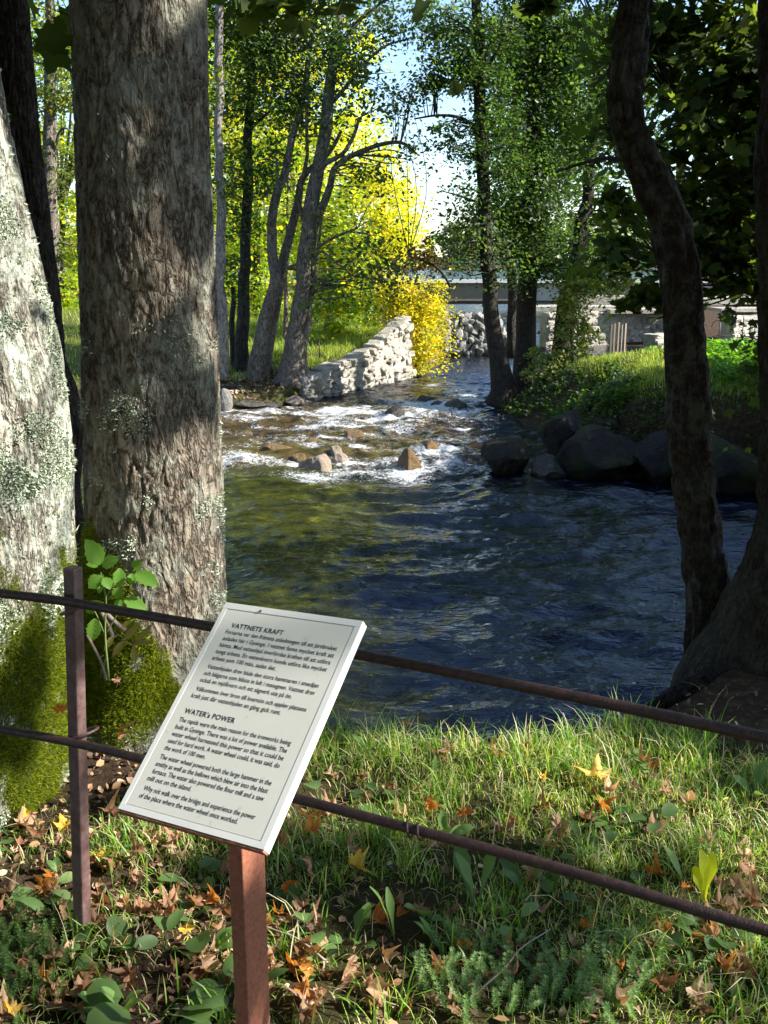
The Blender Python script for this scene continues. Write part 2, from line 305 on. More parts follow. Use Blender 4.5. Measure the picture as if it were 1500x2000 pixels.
def ground_z(x, y):
    xl = np.interp(y, XL[:, 0], XL[:, 1]); xr = np.interp(y, XR[:, 0], XR[:, 1]); lip = np.interp(x, LIP[:, 0], LIP[:, 1])
    jt = .12*(fbm(x*1.6, y*1.6, 0, 3, 31)-.5)
    wl = x-xl; wr = xr-x; wn = (y-lip)
    wall = sstep(19.3, 19.9, y)*(1-sstep(23.0, 23.6, y))
    d = np.minimum(np.minimum(wl, wr), wn)*1.0 + jt*(1-wall)        # >0 inside the water
    d = np.where(y > 325, -(y-325), np.minimum(d, 325-y))
    wid_l = np.interp(y, [0, 4, 18, 19.3, 19.6, 23, 24, 30, 60], [.3, .8, 1.2, .5, .12, .12, .8, 2.0, 3.0])
    wid_r = np.interp(y, [0, 4, 5, 13, 14, 15.5, 17, 20, 22, 25, 60], [.4, .5, 1.2, 1.4, 1.3, 1.5, 2.6, 2.4, 1.5, 1.5, 3.0])
    wid = np.where(wn < np.minimum(wl, wr), .35, np.where(wl < wr, wid_l, wid_r))
    zl = land(x, y); zw = zwater(y)
    k = sstep(0, 1, -d/wid)
    bed = zw-.08-.5*sstep(0, 1.5, d)
    z = np.where(d > 0, bed, (zw-.08)*(1-k)+zl*k)
    bumps = np.exp(-((x-4.3)/2.6)**2-((y-15.5)/2.0)**2)*.25*(fbm(x*1.3, y*1.3, 0, 4, 77)-.45)
    return z+np.where(d > 0, 0, bumps)
def gz(x, y): return float(ground_z(np.array([float(x)]), np.array([float(y)]))[0])
def grid(xs, ys, zf):
    X, Y = np.meshgrid(xs, ys); Z = zf(X, Y); n, m = X.shape
    V = np.stack([X, Y, Z], -1).reshape(-1, 3); i = (np.arange(n-1)[:, None]*m+np.arange(m-1)[None])
    return X, Y, V, np.stack([i, i+1, i+m+1, i+m], -1).reshape(-1, 4)
def cc(*seg):
    return np.unique(np.concatenate([np.arange(a, b, s) for a, b, s in seg]).round(4))
gx = cc((-900, -60, 60), (-60, -12, 4), (-12, -7, .5), (-7, -2, .1), (-2, 2.4, .03), (2.4, 7, .1), (7, 14, .5), (14, 60, 4), (60, 901, 60))
gy = cc((-200, -10, 30), (-10, 0, 1), (0, .8, .2), (.8, 4.6, .03), (4.6, 13, .25), (13, 25, .08), (25, 34, .25), (34, 70, 1.5), (70, 320, 20), (320, 440, 5), (440, 1400, 80))
X, Y, V, F = grid(gx, gy, ground_z)
turf = np.clip(sstep(18, 20.5, Y)*(X < 2)*(.75+.5*(fbm(X*.8, Y*.8, 0, 3, 4)-.5)) + np.where((Y < 3.3) & (X > -.4), .25, 0) + np.where((Y > 14) & (Y <= 20) & (X > 2), .6*sstep(-.5, -.1, V[:, 2].reshape(X.shape)), 0), 0, 1)
tag(link('ground', mesh('ground', V, F, True, {'turf': turf.ravel()}), GROUND), kind='structure')

# river water
ROCKS = [ # photo px centre x, waterline y, width px, height px, material, sharpness
 (528, 884, 92, 22, K_ORANGE, 'flat orange-brown rock awash in the rapids, nearest the left bank'),
 (612, 921, 74, 42, K_TAN, 'pale topped rock with dark wet side at the foot of the rapids'),
 (663, 905, 40, 22, K_TAN, 'small pale stone right beside the pale topped rock'),
 (655, 888, 30, 20, K_TAN, 'small pointed pale stone behind the two pale rocks'),
 (585, 897, 36, 20, K_ORANGE, 'small orange-tan rock behind the pale topped rock'),
 (803, 922, 62, 56, K_ORANGE, 'pointed brown rock with dark left face at the foot of the rapids'),
 (848, 878, 56, 18, K_ORANGE, 'low yellow-brown rock behind the pointed rock'),
 (688, 856, 52, 18, K_ORANGE, 'low brown rock awash in the middle of the rapids'),
 (790, 826, 70, 9, K_ORANGE, 'long low reddish rock awash in the upper rapids'),
 (775, 812, 48, 22, K_WET, 'dark wet rock in the upper rapids with water breaking over it'),
 (830, 788, 42, 24, K_WET, 'dark square-sided rock, leftmost of three at the head of the rapids'),
 (856, 792, 30, 11, K_WET, 'lowest of the three dark rocks at the head of the rapids'),
 (893, 796, 48, 19, K_WET, 'rounded dark rock nearest the right bank at the head of the rapids'),
 (610, 862, 40, 8, K_ORANGE, 'thin sliver of brown rock just breaking the surface in the rapids'),
 (905, 838, 24, 8, K_WET, 'small dark stone awash near the right bank'),
 (700, 882, 34, 8, K_ORANGE, 'small flat brown rock awash left of the pointed rock'),
]
RP = []
for r in ROCKS:
    y0 = 16.0
    for _ in range(12): y0 = atz(r[0], r[1], float(zwater(y0)))[1]
    RP.append(at(r[0], r[1], y0))
def wave(X, Y):
    rap = sstep(13.0, 14.6, Y)*(1-.45*sstep(19, 22, Y))*(1-.65*sstep(23, 28, Y))*(1-.8*sstep(30, 45, Y))
    pool = (1-sstep(13, 15, Y))
    wx = X+.5*fbm(X*.6, Y*.6, 0, 2, 12); wy = Y+.5*fbm(X*.5, Y*.5, 0, 2, 13)
    z = pool*(.20*(fbm(wx*.5, wy*1.4, 0, 2, 41)-.5)+.11*(fbm(wx*1.5, wy*3.6, 0, 2, 43)-.5)+.045*(fbm(wx*5, wy*11, 0, 2, 44)-.5))
    z = z+rap*(.20*(fbm(wx*1.5, wy*2.4, 0, 3, 51)-.5)+.09*(fbm(wx*6, wy*8, 0, 3, 52)-.5))
    z = z+(1-pool)*(1-rap)*.03*(fbm(wx*1.6, wy*3, 0, 3, 61)-.5)
    return z, rap
def water_z(X, Y):
    z, rap = wave(X, Y); z = z+zwater(Y)
    for p, r in zip(RP, ROCKS):
        wd = r[2]*pxm(r[1], p[1])/2
        z = z+.04*np.exp(-((X-p[0])/(wd*1.2))**2-((Y-p[1]-wd*.8)/(.25))**2)-.05*np.exp(-((X-p[0])/(wd*1.1))**2-((Y-p[1]+wd*1.2)/(.3))**2)
    return z
wx_ = cc((-300, -40, 20), (-40, -7, 1.5), (-7, -2.6, .08), (-2.6, 3.6, .028), (3.6, 7.5, .06), (7.5, 14, .5), (14, 60, 3), (60, 301, 20))
wy_ = cc((2.9, 5, .04), (5, 9, .035), (9, 13.2, .045), (13.2, 24, .035), (24, 30, .08), (30, 46, .3), (46, 90, 1.2), (90, 331, 12))
X, Y, V, F = grid(wx_, wy_, water_z)
_, rap = wave(X, Y)
fo = rap*(fbm(X*1.1, Y*2.8, 0, 3, 71)*1.35-.46)
fo = fo+rap*.55*np.exp(-((Y-(18.9+.12*X))/.95)**2)*(X < 1.0)+.34*np.exp(-((Y-14.35-.1*np.sin(X*2))/.38)**2)*(X > -4)*(X < 1.6)
fo = fo*(1-.55*sstep(.6, 2.0, X-.04*(Y-14)))
for p, r in zip(RP, ROCKS):
    wd = r[2]*pxm(r[1], p[1])/2
    fo = fo+.5*np.exp(-((X-p[0])/(wd*1.7))**2-((Y-p[1]+wd*.9)/(.3))**2)
fo = fo+.35*np.exp(-((Y-21)/1.6)**2)*sstep(0, 1, X)*(1-sstep(1.6, 2.2, X))
fo = np.clip(fo*(.1+1.25*fbm(X*2.8, Y*7, 0, 4, 88)+.10), 0, .8)
fo = np.where(Y < 13.6, 0, fo)
shal = sstep(13.8, 15, Y)*(1-sstep(19, 21, Y))*(1-sstep(.6, 2, X))
tag(link('river', mesh('river', V, F, True, {'foam': fo.ravel(), 'shallow': shal.ravel(), 'olive_reflection': (sstep(.6, -1.2, X+.9*(fbm(X*.8, Y*1.6, 0, 3, 99)-.5)*2)*(Y < 16)).ravel()}), WATER), kind='structure')

# ------------------------------------------------------------------ rocks
def ico(sub):
    import bmesh
    bm = bmesh.new(); bmesh.ops.create_icosphere(bm, subdivisions=sub, radius=1)
    V = np.array([v.co[:] for v in bm.verts]); F = np.array([[v.index for v in f.verts] for f in bm.faces]); bm.free(); return V, F
ICO4, ICO3 = ico(5), ico(4)
def rock_mesh(name, seed, size, hi=True, cuts=9, rough=.09, point=0):
    V, F = (ICO4 if hi else ICO3); V = V.copy(); r = np.random.default_rng(seed)
    for _ in range(cuts):
        d = r.normal(size=3); d /= np.linalg.norm(d); hgt = r.uniform(.5, .85); k = V@d; V = V-np.clip(k-hgt, 0, None)[:, None]*d*.94
    if point: V[:, 0] += -.35*np.clip(V[:, 2], 0, 1); V[:, :2] *= (1-point*np.clip(V[:, 2:3], 0, 1))
    n = fbm(V[:, 0]*2+seed, V[:, 1]*2, V[:, 2]*2+5, 5, seed)-.5
    V = V*(1+rough*2*n[:, None]); V = V/np.abs(V).max(0)
    return mesh(name, V*np.asarray(size), F, True, {'moss': np.zeros(len(V))})
for i, (p, r) in enumerate(zip(RP, ROCKS)):
    k = pxm(r[1], p[1]); sx = r[2]*k/2; sz = max(r[3]*k*.98, .05)
    me = rock_mesh('river_rock', 100+i, (sx, sx*.85, sz*1.12), cuts=6, rough=.2, point=.38 if 'pointed brown' in r[5] else 0)
    me.transform(Matrix.Translation((0, 0, -sz*.12)))
    o = link('river_rock', me, r[4]); o.location = (p[0], p[1]+sx*.8, p[2]-.02); o.rotation_euler = (0, 0, 0)
    tag(o, r[5], 'rock', 'rocks breaking the rapids')
# bank boulders (px centre, base px y, w, h, Y, mat, label)
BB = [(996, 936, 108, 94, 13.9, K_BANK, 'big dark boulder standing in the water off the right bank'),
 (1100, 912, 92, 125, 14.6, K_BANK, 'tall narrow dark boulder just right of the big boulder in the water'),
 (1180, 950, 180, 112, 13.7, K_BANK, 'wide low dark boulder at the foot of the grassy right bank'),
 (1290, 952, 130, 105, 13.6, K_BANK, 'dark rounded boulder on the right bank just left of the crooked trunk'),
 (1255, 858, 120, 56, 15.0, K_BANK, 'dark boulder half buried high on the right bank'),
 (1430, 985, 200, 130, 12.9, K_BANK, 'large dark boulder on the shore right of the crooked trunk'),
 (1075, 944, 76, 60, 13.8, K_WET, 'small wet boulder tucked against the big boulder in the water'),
 (615, 768, 42, 38, 20.2, K_TAN, 'squarish brown rock at the near end of the sunlit stone wall'),
 (548, 788, 52, 22, 19.6, K_BANK, 'low dark rock at the water edge under the alder roots'),
 (470, 800, 100, 18, 18.9, K_WET, 'long wet ledge rock at the left water edge'),
 (437, 808, 34, 48, 18.6, K_GREY, 'grey rock at the left water edge beside the big trunk'),
 (520, 800, 60, 14, 19.1, K_WET, 'thin wet slab at the left water edge'),
 (575, 796, 44, 22, 19.5, K_TAN, 'pale block in the water at the near end of the stone wall'),
 (452, 778, 50, 26, 19.4, K_BANK, 'mossy boulder on the left bank below the alder trunks'),
 (502, 775, 36, 14, 19.9, K_TAN, 'small tan stone on the bank between the alder trunks'),
]
for i, (px, py, w_, h_, Y_, m_, lab) in enumerate(BB):
    p = at(px, py, Y_); k = pxm(py, Y_)
    me = rock_mesh('boulder', 200+i, (w_*k/2, w_*k*.42, h_*k*.56), rough=.15); me.transform(Matrix.Translation((0, 0, h_*k*.46)))
    o = link('boulder', me, m_); o.location = (p[0], p[1]+w_*k*.3, p[2]); tag(o, lab, 'boulder', 'boulders along the banks')
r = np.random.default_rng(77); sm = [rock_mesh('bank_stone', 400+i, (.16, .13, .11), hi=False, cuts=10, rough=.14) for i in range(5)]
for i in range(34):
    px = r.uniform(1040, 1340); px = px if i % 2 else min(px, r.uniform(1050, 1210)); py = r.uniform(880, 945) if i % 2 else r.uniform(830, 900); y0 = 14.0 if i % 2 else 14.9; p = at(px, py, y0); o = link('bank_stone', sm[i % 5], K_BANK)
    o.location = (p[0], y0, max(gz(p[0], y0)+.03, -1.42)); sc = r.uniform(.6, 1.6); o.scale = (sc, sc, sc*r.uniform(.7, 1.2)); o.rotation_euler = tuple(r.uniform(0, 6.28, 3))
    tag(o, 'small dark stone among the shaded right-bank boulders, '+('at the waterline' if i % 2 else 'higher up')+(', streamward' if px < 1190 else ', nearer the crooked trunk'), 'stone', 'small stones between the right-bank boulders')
# far rubble pile
pb = at(905, 692, 28.2); kk = pxm(692, 28.2)
protos = [rock_mesh('pile_boulder', 300+i, (.15, .14, .12), hi=False, cuts=12, rough=.05) for i in range(5)]
n_p = 0
for layer in range(7):
    hh = layer*.155; half = 1.05-.07*layer
    for xx in np.arange(-half-.15, half+.5, .2):
        for dd in range(2):
            me = protos[(n_p*7+layer) % 5]; o = link('pile_boulder', me, K_PILE)
            sc = rng.uniform(.8, 1.25)
            o.location = (pb[0]+xx+rng.normal(0, .03)-.1, 28.25+dd*.25+layer*.09+rng.normal(0, .03), -.92+hh+rng.normal(0, .02)+.04)
            o.scale = (sc, sc, sc*rng.uniform(.85, 1.15)); o.rotation_euler = tuple(rng.uniform(0, 6.28, 3))
            tag(o, 'grey boulder '+('at the waterline' if layer < 2 else 'halfway up' if layer < 5 else 'on the crest')+' of the rubble heap before the bridge'+(', on its left half' if xx < 0 else ', on its right half'), 'boulder', 'boulders of the rubble heap before the bridge'); n_p += 1

# ------------------------------------------------------------------ stone walls
def masonry(name, p0, p1, zb, zt, thick, course, label, mat, seed=0, jit=.02, parent=None, cat='wall', warp=False):
    """irregular stones over a core; p0,p1 ground ends; zb,zt functions of t or constants"""
    r = np.random.default_rng(seed); p0 = np.array(p0, float); p1 = np.array(p1, float); L = np.linalg.norm(p1-p0); d = (p1-p0)/L; nn = np.array([d[1], -d[0]])
    fb = zb if callable(zb) else (lambda t_: zb); ft = zt if callable(zt) else (lambda t_: zt)
    m = MB(); zmin = min(fb(0), fb(1)); zmax = max(ft(0), ft(1)); z = zmin
    SV, SF = ico(2)
    while z < zmax:
        ch = course*r.uniform(.75, 1.3); x = r.uniform(-.1, 0)*course
        while x < L:
            lw = course*r.uniform(.9, 2.7); tc = min(max((x+lw/2)/L, 0), 1)
            zf = (ft(tc)-fb(tc))/(zmax-zmin) if warp else 1.0
            if warp or (z+ch*.5 < ft(tc)+ch*.3 and z+ch > fb(tc)):
                c = np.array([*(p0+d*(x+lw/2)), (fb(tc)+(z+ch/2-zmin)*zf if warp else z+ch/2)+r.normal(0, jit*.6)]); q = SV.copy()
                q = np.sign(q)*np.abs(q)**.40; q /= np.abs(q).max(); q *= 1+.13*(r.random((len(q), 1))-.5)
                q = q*np.array([lw*.485, thick*.5*r.uniform(.95, 1.1), ch*.48*max(zf, .75)])+r.normal(0, jit*.35, q.shape)
                a = r.normal(0, .05)-(math.atan((ft(min(tc+.04, 1))-ft(max(tc-.04, 0)))/(.08*L))*min(1, (z+ch/2-zmin)/(zmax-zmin)) if warp else 0); q = np.stack([q[:, 0]*math.cos(a)+q[:, 2]*math.sin(a), q[:, 1], -q[:, 0]*math.sin(a)+q[:, 2]*math.cos(a)], 1)
                w3 = q[:, 0:1]*np.array([[*d, 0]])+(q[:, 1:2]+r.normal(0, jit))*np.array([[*nn, 0]])+q[:, 2:3]*np.array([[0, 0, 1]])+c
                m.add(w3, SF)
            x += lw
        z += ch
    ts = np.linspace(0, 1, 12)
    for a, b in zip(ts[:-1], ts[1:]):
        tm = (a+b)/2; zc0, zc1 = fb(tm), ft(tm)-course*.5
        if zc1 > zc0:
            c = p0+(p1-p0)*tm; m.box((c[0], c[1], (zc0+zc1)/2), (L/11*.999, thick*.8, zc1-zc0), math.atan2(d[1], d[0]))
    o = link(name, m.mesh(name, False), mat, parent)
    if label: tag(o, label, cat)
    return o
masonry('stone_wall', (-1.75, 20.05), (.43, 23.15), -1.3, lambda t_: -.74+.55*t_+.42*max(0, t_-.5)/.5*t_, .4, .15, 'bright sunlit dry stone retaining wall along the left bank beside the rapids', K_WALL, 5, .03, warp=True)
masonry('low_stone_edge', (.5, 23.5), (1.35, 27.2), -1.2, -.82, .35, .16, 'low line of pale stones along the water under the yellow bush', K_WALL, 6, .03, cat='stone edging')
# ruin walls on the right
Yr = 32
def rx(px): return (px-750)/FPX*Yr
ruin = thing('stone_ruin', (rx(1300), Yr, -.5), 'ruined grey stone mill walls with a pale ledge below the bridge', 'ruin')
masonry('wall', (rx(1045), Yr-1.2), (rx(1300), Yr+.5), -1.3, .08, .5, .2, None, K_WALL, 8, .03, ruin)
masonry('wall', (rx(1350), Yr-2.9), (rx(1425), Yr-1.9), -1.3, .12, .5, .18, None, K_WALL, 9, .02, ruin)
masonry('wall', (rx(1408), Yr-.2), (rx(1560), Yr-.2), -1.3, .2, .5, .2, None, K_GREY, 10, .02, ruin)
masonry('wall', (rx(1205), Yr-3.6), (rx(1285), Yr-2.5), -1.3, -.42, .5, .18, None, K_WALL, 11, .02, ruin)
m = MB(); m.box((rx(1120), Yr+.15, .16), (3.6, 1.2, .14)); m.box((rx(1235), Yr-.2, .1), (2.1, 1.2, .12), .04); m.box((rx(1440), Yr-.2, .42), (3.2, 1.6, .16)); m.box((rx(1400), Yr-1.4, .2), (1.6, 1.4, .1), .05); m.box((rx(1290), Yr+2.0, .34), (5.5, 1.0, .3))
link('ledge', m.mesh('ledge', False), K_WALL, ruin)

# ------------------------------------------------------------------ bridge
Yb = 50
br = thing('road_bridge', (8, Yb, -.3), 'grey concrete road bridge with green railings over the lake outlet', 'bridge')
m = MB(); m.box((12, Yb+2.2, .17), (40, 4.4, .9)); o = link('deck', m.mesh('deck', False), CONC, br)
m = MB(); m.box((12, Yb-.12, .66), (40, .35, .17)); link('edge_beam', m.mesh('edge_beam', False), CONCW, br)
m = MB(); m.box((2.4, Yb-.06, .13), (10, .1, .84)); m.box((12, Yb+.4, -.36), (40, .5, .2)); link('beam', m.mesh('beam', False), CONCB, br)
for k in range(17):
    m = MB(); m.box((-6+k*2.2, Yb-.05, 1.17), (.06, .06, .85)); link('railing_post', m.mesh('railing_post', False), GRAIL, br)
for z_ in (.95, 1.22, 1.55):
    m = MB(); m.box((12, Yb-.05, z_), (38, .045, .05)); link('rail', m.mesh('rail', False), GRAIL, br)
for xx in (-5.5, 12.5, 26):
    m = MB(); m.box((xx, Yb+2.2, -1.0), (1.2, 4.2, 1.5)); link('pier', m.mesh('pier', False), CONC, br)

# ------------------------------------------------------------------ leaves and trees
T_OV = (np.array([(0, -.5, 0), (.27, -.18, .07), (.25, .18, .06), (0, .5, 0), (-.25, .18, .06), (-.27, -.18, .07)]), np.array([[0, 1, 2, 3], [0, 3, 4, 5]]))
mp = [(0, -.42), (.10, -.30), (.30, -.36), (.27, -.20), (.5, -.06), (.38, .0), (.46, .24), (.26, .16), (.16, .22), (.15, .36), (0, .56)]
MPL = np.array([(x, y, .12*abs(x)+.1*x*x) for x, y in mp]+[(-x, y, .12*abs(x)+.1*x*x) for x, y in mp[-2:0:-1]])
T_MP = (MPL, [np.array([list(range(0, 11))]), np.array([[10]+list(range(11, 20))+[0]])])
T_LN = (np.array([(0, -.5, 0), (.12, -.15, .04), (.1, .2, .03), (0, .5, -.04), (-.1, .2, .03), (-.12, -.15, .04)]), np.array([[0, 1, 2, 3], [0, 3, 4, 5]]))
def frames(n, r, upb=.6, axis=None):
    N = r.normal(size=(n, 3)); N[:, 2] = np.abs(N[:, 2])+upb*1.2; N /= np.linalg.norm(N, axis=1)[:, None]
    A = r.normal(size=(n, 3)); A -= N*(A*N).sum(1)[:, None]; A /= np.linalg.norm(A, axis=1)[:, None]
    return A, np.cross(N, A), N
def leaves(name, C, size, tmpl, r, upb=.5):
    C = np.asarray(C); n = len(C); big = np.median(np.broadcast_to(size, (n,))) > .06; TV, TF = tmpl; k = len(TV); size = np.broadcast_to(size, (n,))*r.uniform(.45, 1.4, n)
    A, B, N = frames(n, r, upb)
    if big:
        N = N+1.9*np.stack([vn(C[:, 0]*2.2, C[:, 1]*2.2, C[:, 2]*3.2, 200+q)-.5 for q in range(3)], 1)*[1, 1, .6]; N /= np.linalg.norm(N, axis=1)[:, None]; A -= N*(A*N).sum(1)[:, None]; A /= np.linalg.norm(A, axis=1)[:, None]; B = np.cross(N, A)
    V = C[:, None]+size[:, None, None]*(TV[None, :, 0:1]*A[:, None]+TV[None, :, 1:2]*B[:, None]+TV[None, :, 2:3]*N[:, None])
    off = (np.arange(n)*k)[:, None, None]
    F = [(f[None]+off).reshape(-1, f.shape[1]) for f in (TF if isinstance(TF, list) else [TF])]
    return mesh(name, V.reshape(-1, 3), F, False)
def clumps(c, rad, n, r, csize=.3, per=30, shell=.55, flat=.45):
    """leaf centres grouped into twig-end sprays spread through an ellipsoid"""
    m = max(int(n/per), 1); d = r.normal(size=(m, 3)); d /= np.linalg.norm(d, axis=1)[:, None]
    q = d*(shell+(1-shell)*r.random((m, 1))**.7)*np.where(r.random((m, 1)) < .25, r.random((m, 1)), 1)
    cen = np.asarray(c)+q*np.asarray(rad); cs = csize*r.uniform(.5, 1.5, m)
    k = r.integers(0, m, n); P = cen[k]+r.normal(size=(n, 3))*cs[k][:, None]*np.array([1, 1, flat])
    P[:, 2] -= .25*((P[:, :2]-cen[k][:, :2])**2).sum(1)/np.maximum(cs[k], .1)
    return P, cen
# sun-line coordinates: everything on one line towards the sun shares (a, b)
E1 = np.cross(S, [0, 0, 1.0]); E1 /= np.linalg.norm(E1); E2 = np.cross(E1, S)
LITZ = [((-.8, 17.2, -1.1), 2.2), ((-2.2, 18.6, -1.0), 1.4), ((-.7, 21.6, -.6), 1.0), ((-.1, 22.6, -.1), .8), ((.6, 23.5, .3), .8), ((4.0, 16.8, .2), 1.4), ((5.6, 17.0, .1), 1.4), ((7.2, 16.8, .2), 1.2), ((-1.0, 26, -.2), 1.6), ((-3, 28, .3), 2.0), ((2.1, 28.6, -.3), 1.1), ((7.3, 28.6, -.7), 1.0), ((9.2, 29.3, -.3), 1.1), ((6.5, 31.8, .1), .9)]
def lit_filter(P, keep=.3, r=rng):
    ok = np.ones(len(P), bool)
    for c, rad in LITZ:
        q = P-np.asarray(c); a, b = q@E1, q@E2; s_ = q@S
        kp = .04 if 20 < c[1] < 24 or c[:2] == (2.1, 28.6) or (c[0] > 3 and c[1] < 19) or c[1] > 28.5 else keep
        ok &= ~((a*a+b*b < (rad*(.75+.5*vn(P[:, 0]*2, P[:, 1]*2, P[:, 2]*2, 5)))**2) & (s_ > .8) & (r.random(len(P)) > kp))
    return P[ok]
def tube_px(m, pts, n=24, sides=10, wob=.0, seed=1, hi=False):
    """limb through photo points (px, py, Y, width px)"""
    P = np.array([at(a, b, y) for a, b, y, w_ in pts]); rr = np.array([w_*pxm(b, y)/2 for a, b, y, w_ in pts])
    Q = spline(P, n); rad = np.interp(np.linspace(0, 1, n), np.linspace(0, 1, len(rr)), rr)
    r = np.random.default_rng(seed)
    if wob: Q = Q+np.stack([(vn(Q[:, 2]*2.5, seed, i)-.5)*wob for i in range(3)], 1)*[1, 1, 0]
    if hi and rad.max() > .03:
        sides = 48; Q = spline(Q, 260); rad = np.interp(np.linspace(0, 1, 260), np.linspace(0, 1, n), rad); th = np.arange(sides)*2*math.pi/sides; cx_, sy_ = np.cos(th)[None], np.sin(th)[None]; zz = Q[:, 2:3]+Q[:, :1]
        nn = fbm(cx_*1.3+0*zz, sy_*1.3, zz*3.0, 4, seed+60)-.5; n2 = np.abs(fbm(cx_*3.5+0*zz, sy_*3.5, zz*7, 3, seed+61)-.5)
        m.tube(Q, rad[:, None]*(1+.42*nn)+.022*(np.clip(n2*5, 0, 1)-.5), sides); return Q, rad
    m.tube(Q, rad, sides); return Q, rad
def tree(name, label, trunk, blobs, leaf, bark, size=.09, tmpl=T_OV, seed=0, group=None, k=2.0, filt=False, cat='tree', cs=.28, twigs=14, upb=.5, wob=.08, per=30, loc=None, shell=.55, flat=.45):
    """trunk: list of limbs; blobs: (px,py,Y,rx_px,ry_px[,dens]) crown masses"""
    r = np.random.default_rng(seed+1000); m = MB(); limbs = []
    for i, lb in enumerate(trunk):
        Q, rad = tube_px(m, lb, 28 if len(lb) > 2 else 12, 10, wob, seed*13+i, seed in (32, 33)); limbs.append((Q, rad))
    base = limbs[0][0][0] if limbs else np.array(loc)
    P = []; allQ = np.concatenate([q for q, _ in limbs]) if limbs else base[None]
    allR = np.concatenate([q for _, q in limbs]) if limbs else np.array([.05])
    for b in blobs:
        px, py, Y_, rxp, ryp = b[:5]; dn = b[5] if len(b) > 5 else 1.0
        c = at(px, py, Y_); kx = pxm(py, Y_); rx_, rz_ = rxp*kx, ryp*kx; area = math.pi*rx_*rz_
        n = int(dn*k*area/(.17*size*size*1.0)); n = max(n, 20)
        q, cen = clumps(c, (rx_, max(rx_, rz_)*.85, rz_), n, r, min(cs, .6*min(rx_, rz_)), per, shell, flat); P.append(q)
        for j in range(min(twigs, len(cen))):
            e = cen[r.integers(len(cen))]; dd = ((allQ-e)**2).sum(1)+(allQ[:, 2] > e[2]+.1)*4; s0 = allQ[dd.argmin()]; r0 = allR[dd.argmin()]
            L = np.linalg.norm(e-s0)
            if L > .1: m.tube(spline([s0, (s0+e)/2+r.normal(0, .08, 3)*L+[0, 0, .05*L], e], 8), np.linspace(min(.012*L+.006, r0*.6), .004, 8), 5, False)
    P = np.concatenate(P)
    if filt: P = lit_filter(P, r=r)
    if seed in (1, 2, 3, 5):                      # open crown on the side the sun reaches the stems from
        for x_ in (-2.55, -2.1, -1.65):
            for z_ in (-.3, .5, 1.3, 2.1, 2.9, 3.7):
                q = P-np.array([x_+.13*z_, 20.4, z_]); a_, b_ = q@E1, q@E2; P = P[~((a_*a_+b_*b_ < .10) & (q@S > .15) & (q@S < 3) & (r.random(len(P)) < .75))]
    t_ = thing(name, base, label, cat, group)
    me = m.mesh('trunk'); me.attributes.new('moss', 'FLOAT', 'POINT')
    link('trunk', me, bark, t_); link('crown', leaves('crown', P, size, tmpl, r, upb), leaf, t_)
    return t_

LBG = 'alders on the left bank'
tree('alder_tree', 'leaning double-stemmed alder on the left bank, left of the stoutest alder', 
 [[(500, 752, 20.4, 44), (505, 700, 20.4, 34), (512, 640, 20.4, 28), (527, 590, 20.4, 26), (536, 540, 20.4, 22), (530, 480, 20.4, 20), (538, 400, 20.4, 18), (560, 310, 20.4, 15), (585, 220, 20.5, 12), (610, 80, 20.6, 9), (640, -60, 20.6, 5)],
  [(512, 745, 20.5, 26), (520, 690, 20.5, 22), (532, 620, 20.6, 20), (548, 545, 20.6, 19), (560, 480, 20.6, 18), (582, 400, 20.7, 16), (592, 345, 20.7, 13), (640, 300, 20.7, 9), (665, 255, 20.7, 6)],
  [(538, 480, 20.4, 8), (536, 400, 20.3, 7), (540, 310, 20.3, 4)]],
 [(520, 330, 20.6, 55, 60, .6), (570, 200, 20.6, 70, 70, .8), (500, 120, 20.8, 60, 90, .8), (620, 60, 20.8, 80, 70, .7), (600, -120, 20.8, 130, 120), (480, -260, 21, 150, 140)], L_ALDER, B_ALDER, .085, seed=1, group=LBG)
tree('alder_tree', 'stoutest alder on the left bank, with spreading root flare and many limbs',
 [[(568, 752, 20.3, 84), (572, 728, 20.3, 62), (578, 690, 20.3, 46), (585, 620, 20.3, 40), (594, 560, 20.3, 36), (600, 480, 20.3, 34), (610, 400, 20.3, 30), (622, 330, 20.3, 26), (638, 220, 20.4, 24), (650, 120, 20.4, 19), (665, 20, 20.5, 14), (690, -120, 20.6, 9)],
  [(604, 470, 20.3, 20), (640, 370, 20.2, 14), (655, 325, 20.2, 12), (720, 290, 20.2, 9), (780, 278, 20.1, 7), (815, 300, 20.1, 4)],
  [(606, 400, 20.3, 12), (625, 330, 20.2, 11), (672, 295, 20.2, 8), (700, 230, 20.2, 6)],
  [(650, 130, 20.4, 11), (690, 50, 20.3, 9), (735, 10, 20.3, 6), (790, -30, 20.3, 4)],
  [(640, 215, 20.4, 9), (690, 150, 20.3, 7), (745, 95, 20.3, 5), (800, 75, 20.3, 3)],
  [(600, 505, 20.2, 8), (640, 470, 20.1, 6), (700, 445, 20.0, 4)],
  [(598, 497, 20.2, 6), (630, 492, 20.1, 5), (660, 515, 20.0, 4), (690, 540, 19.9, 2)],
  [(600, 470, 20.3, 10), (585, 390, 20.4, 9), (600, 300, 20.4, 7), (604, 120, 20.4, 6)]],
 [(660, 90, 20.3, 75, 60, .6), (700, 180, 20.3, 60, 50, .7), (770, 180, 20.2, 50, 45, 1.1), (640, 270, 20.2, 60, 50, .5), (720, 330, 20.0, 70, 45, .7), (800, 290, 20.0, 50, 35, .9), (720, 470, 19.9, 90, 60, .45), (660, 560, 19.9, 70, 45, .5), (760, 540, 19.8, 60, 30, .5), (740, 30, 20.4, 70, 50, .6), (640, -160, 20.6, 120, 110), (520, -400, 20.8, 180, 150)], L_ALDER, B_ALDER, .085, seed=2, group=LBG, twigs=12)
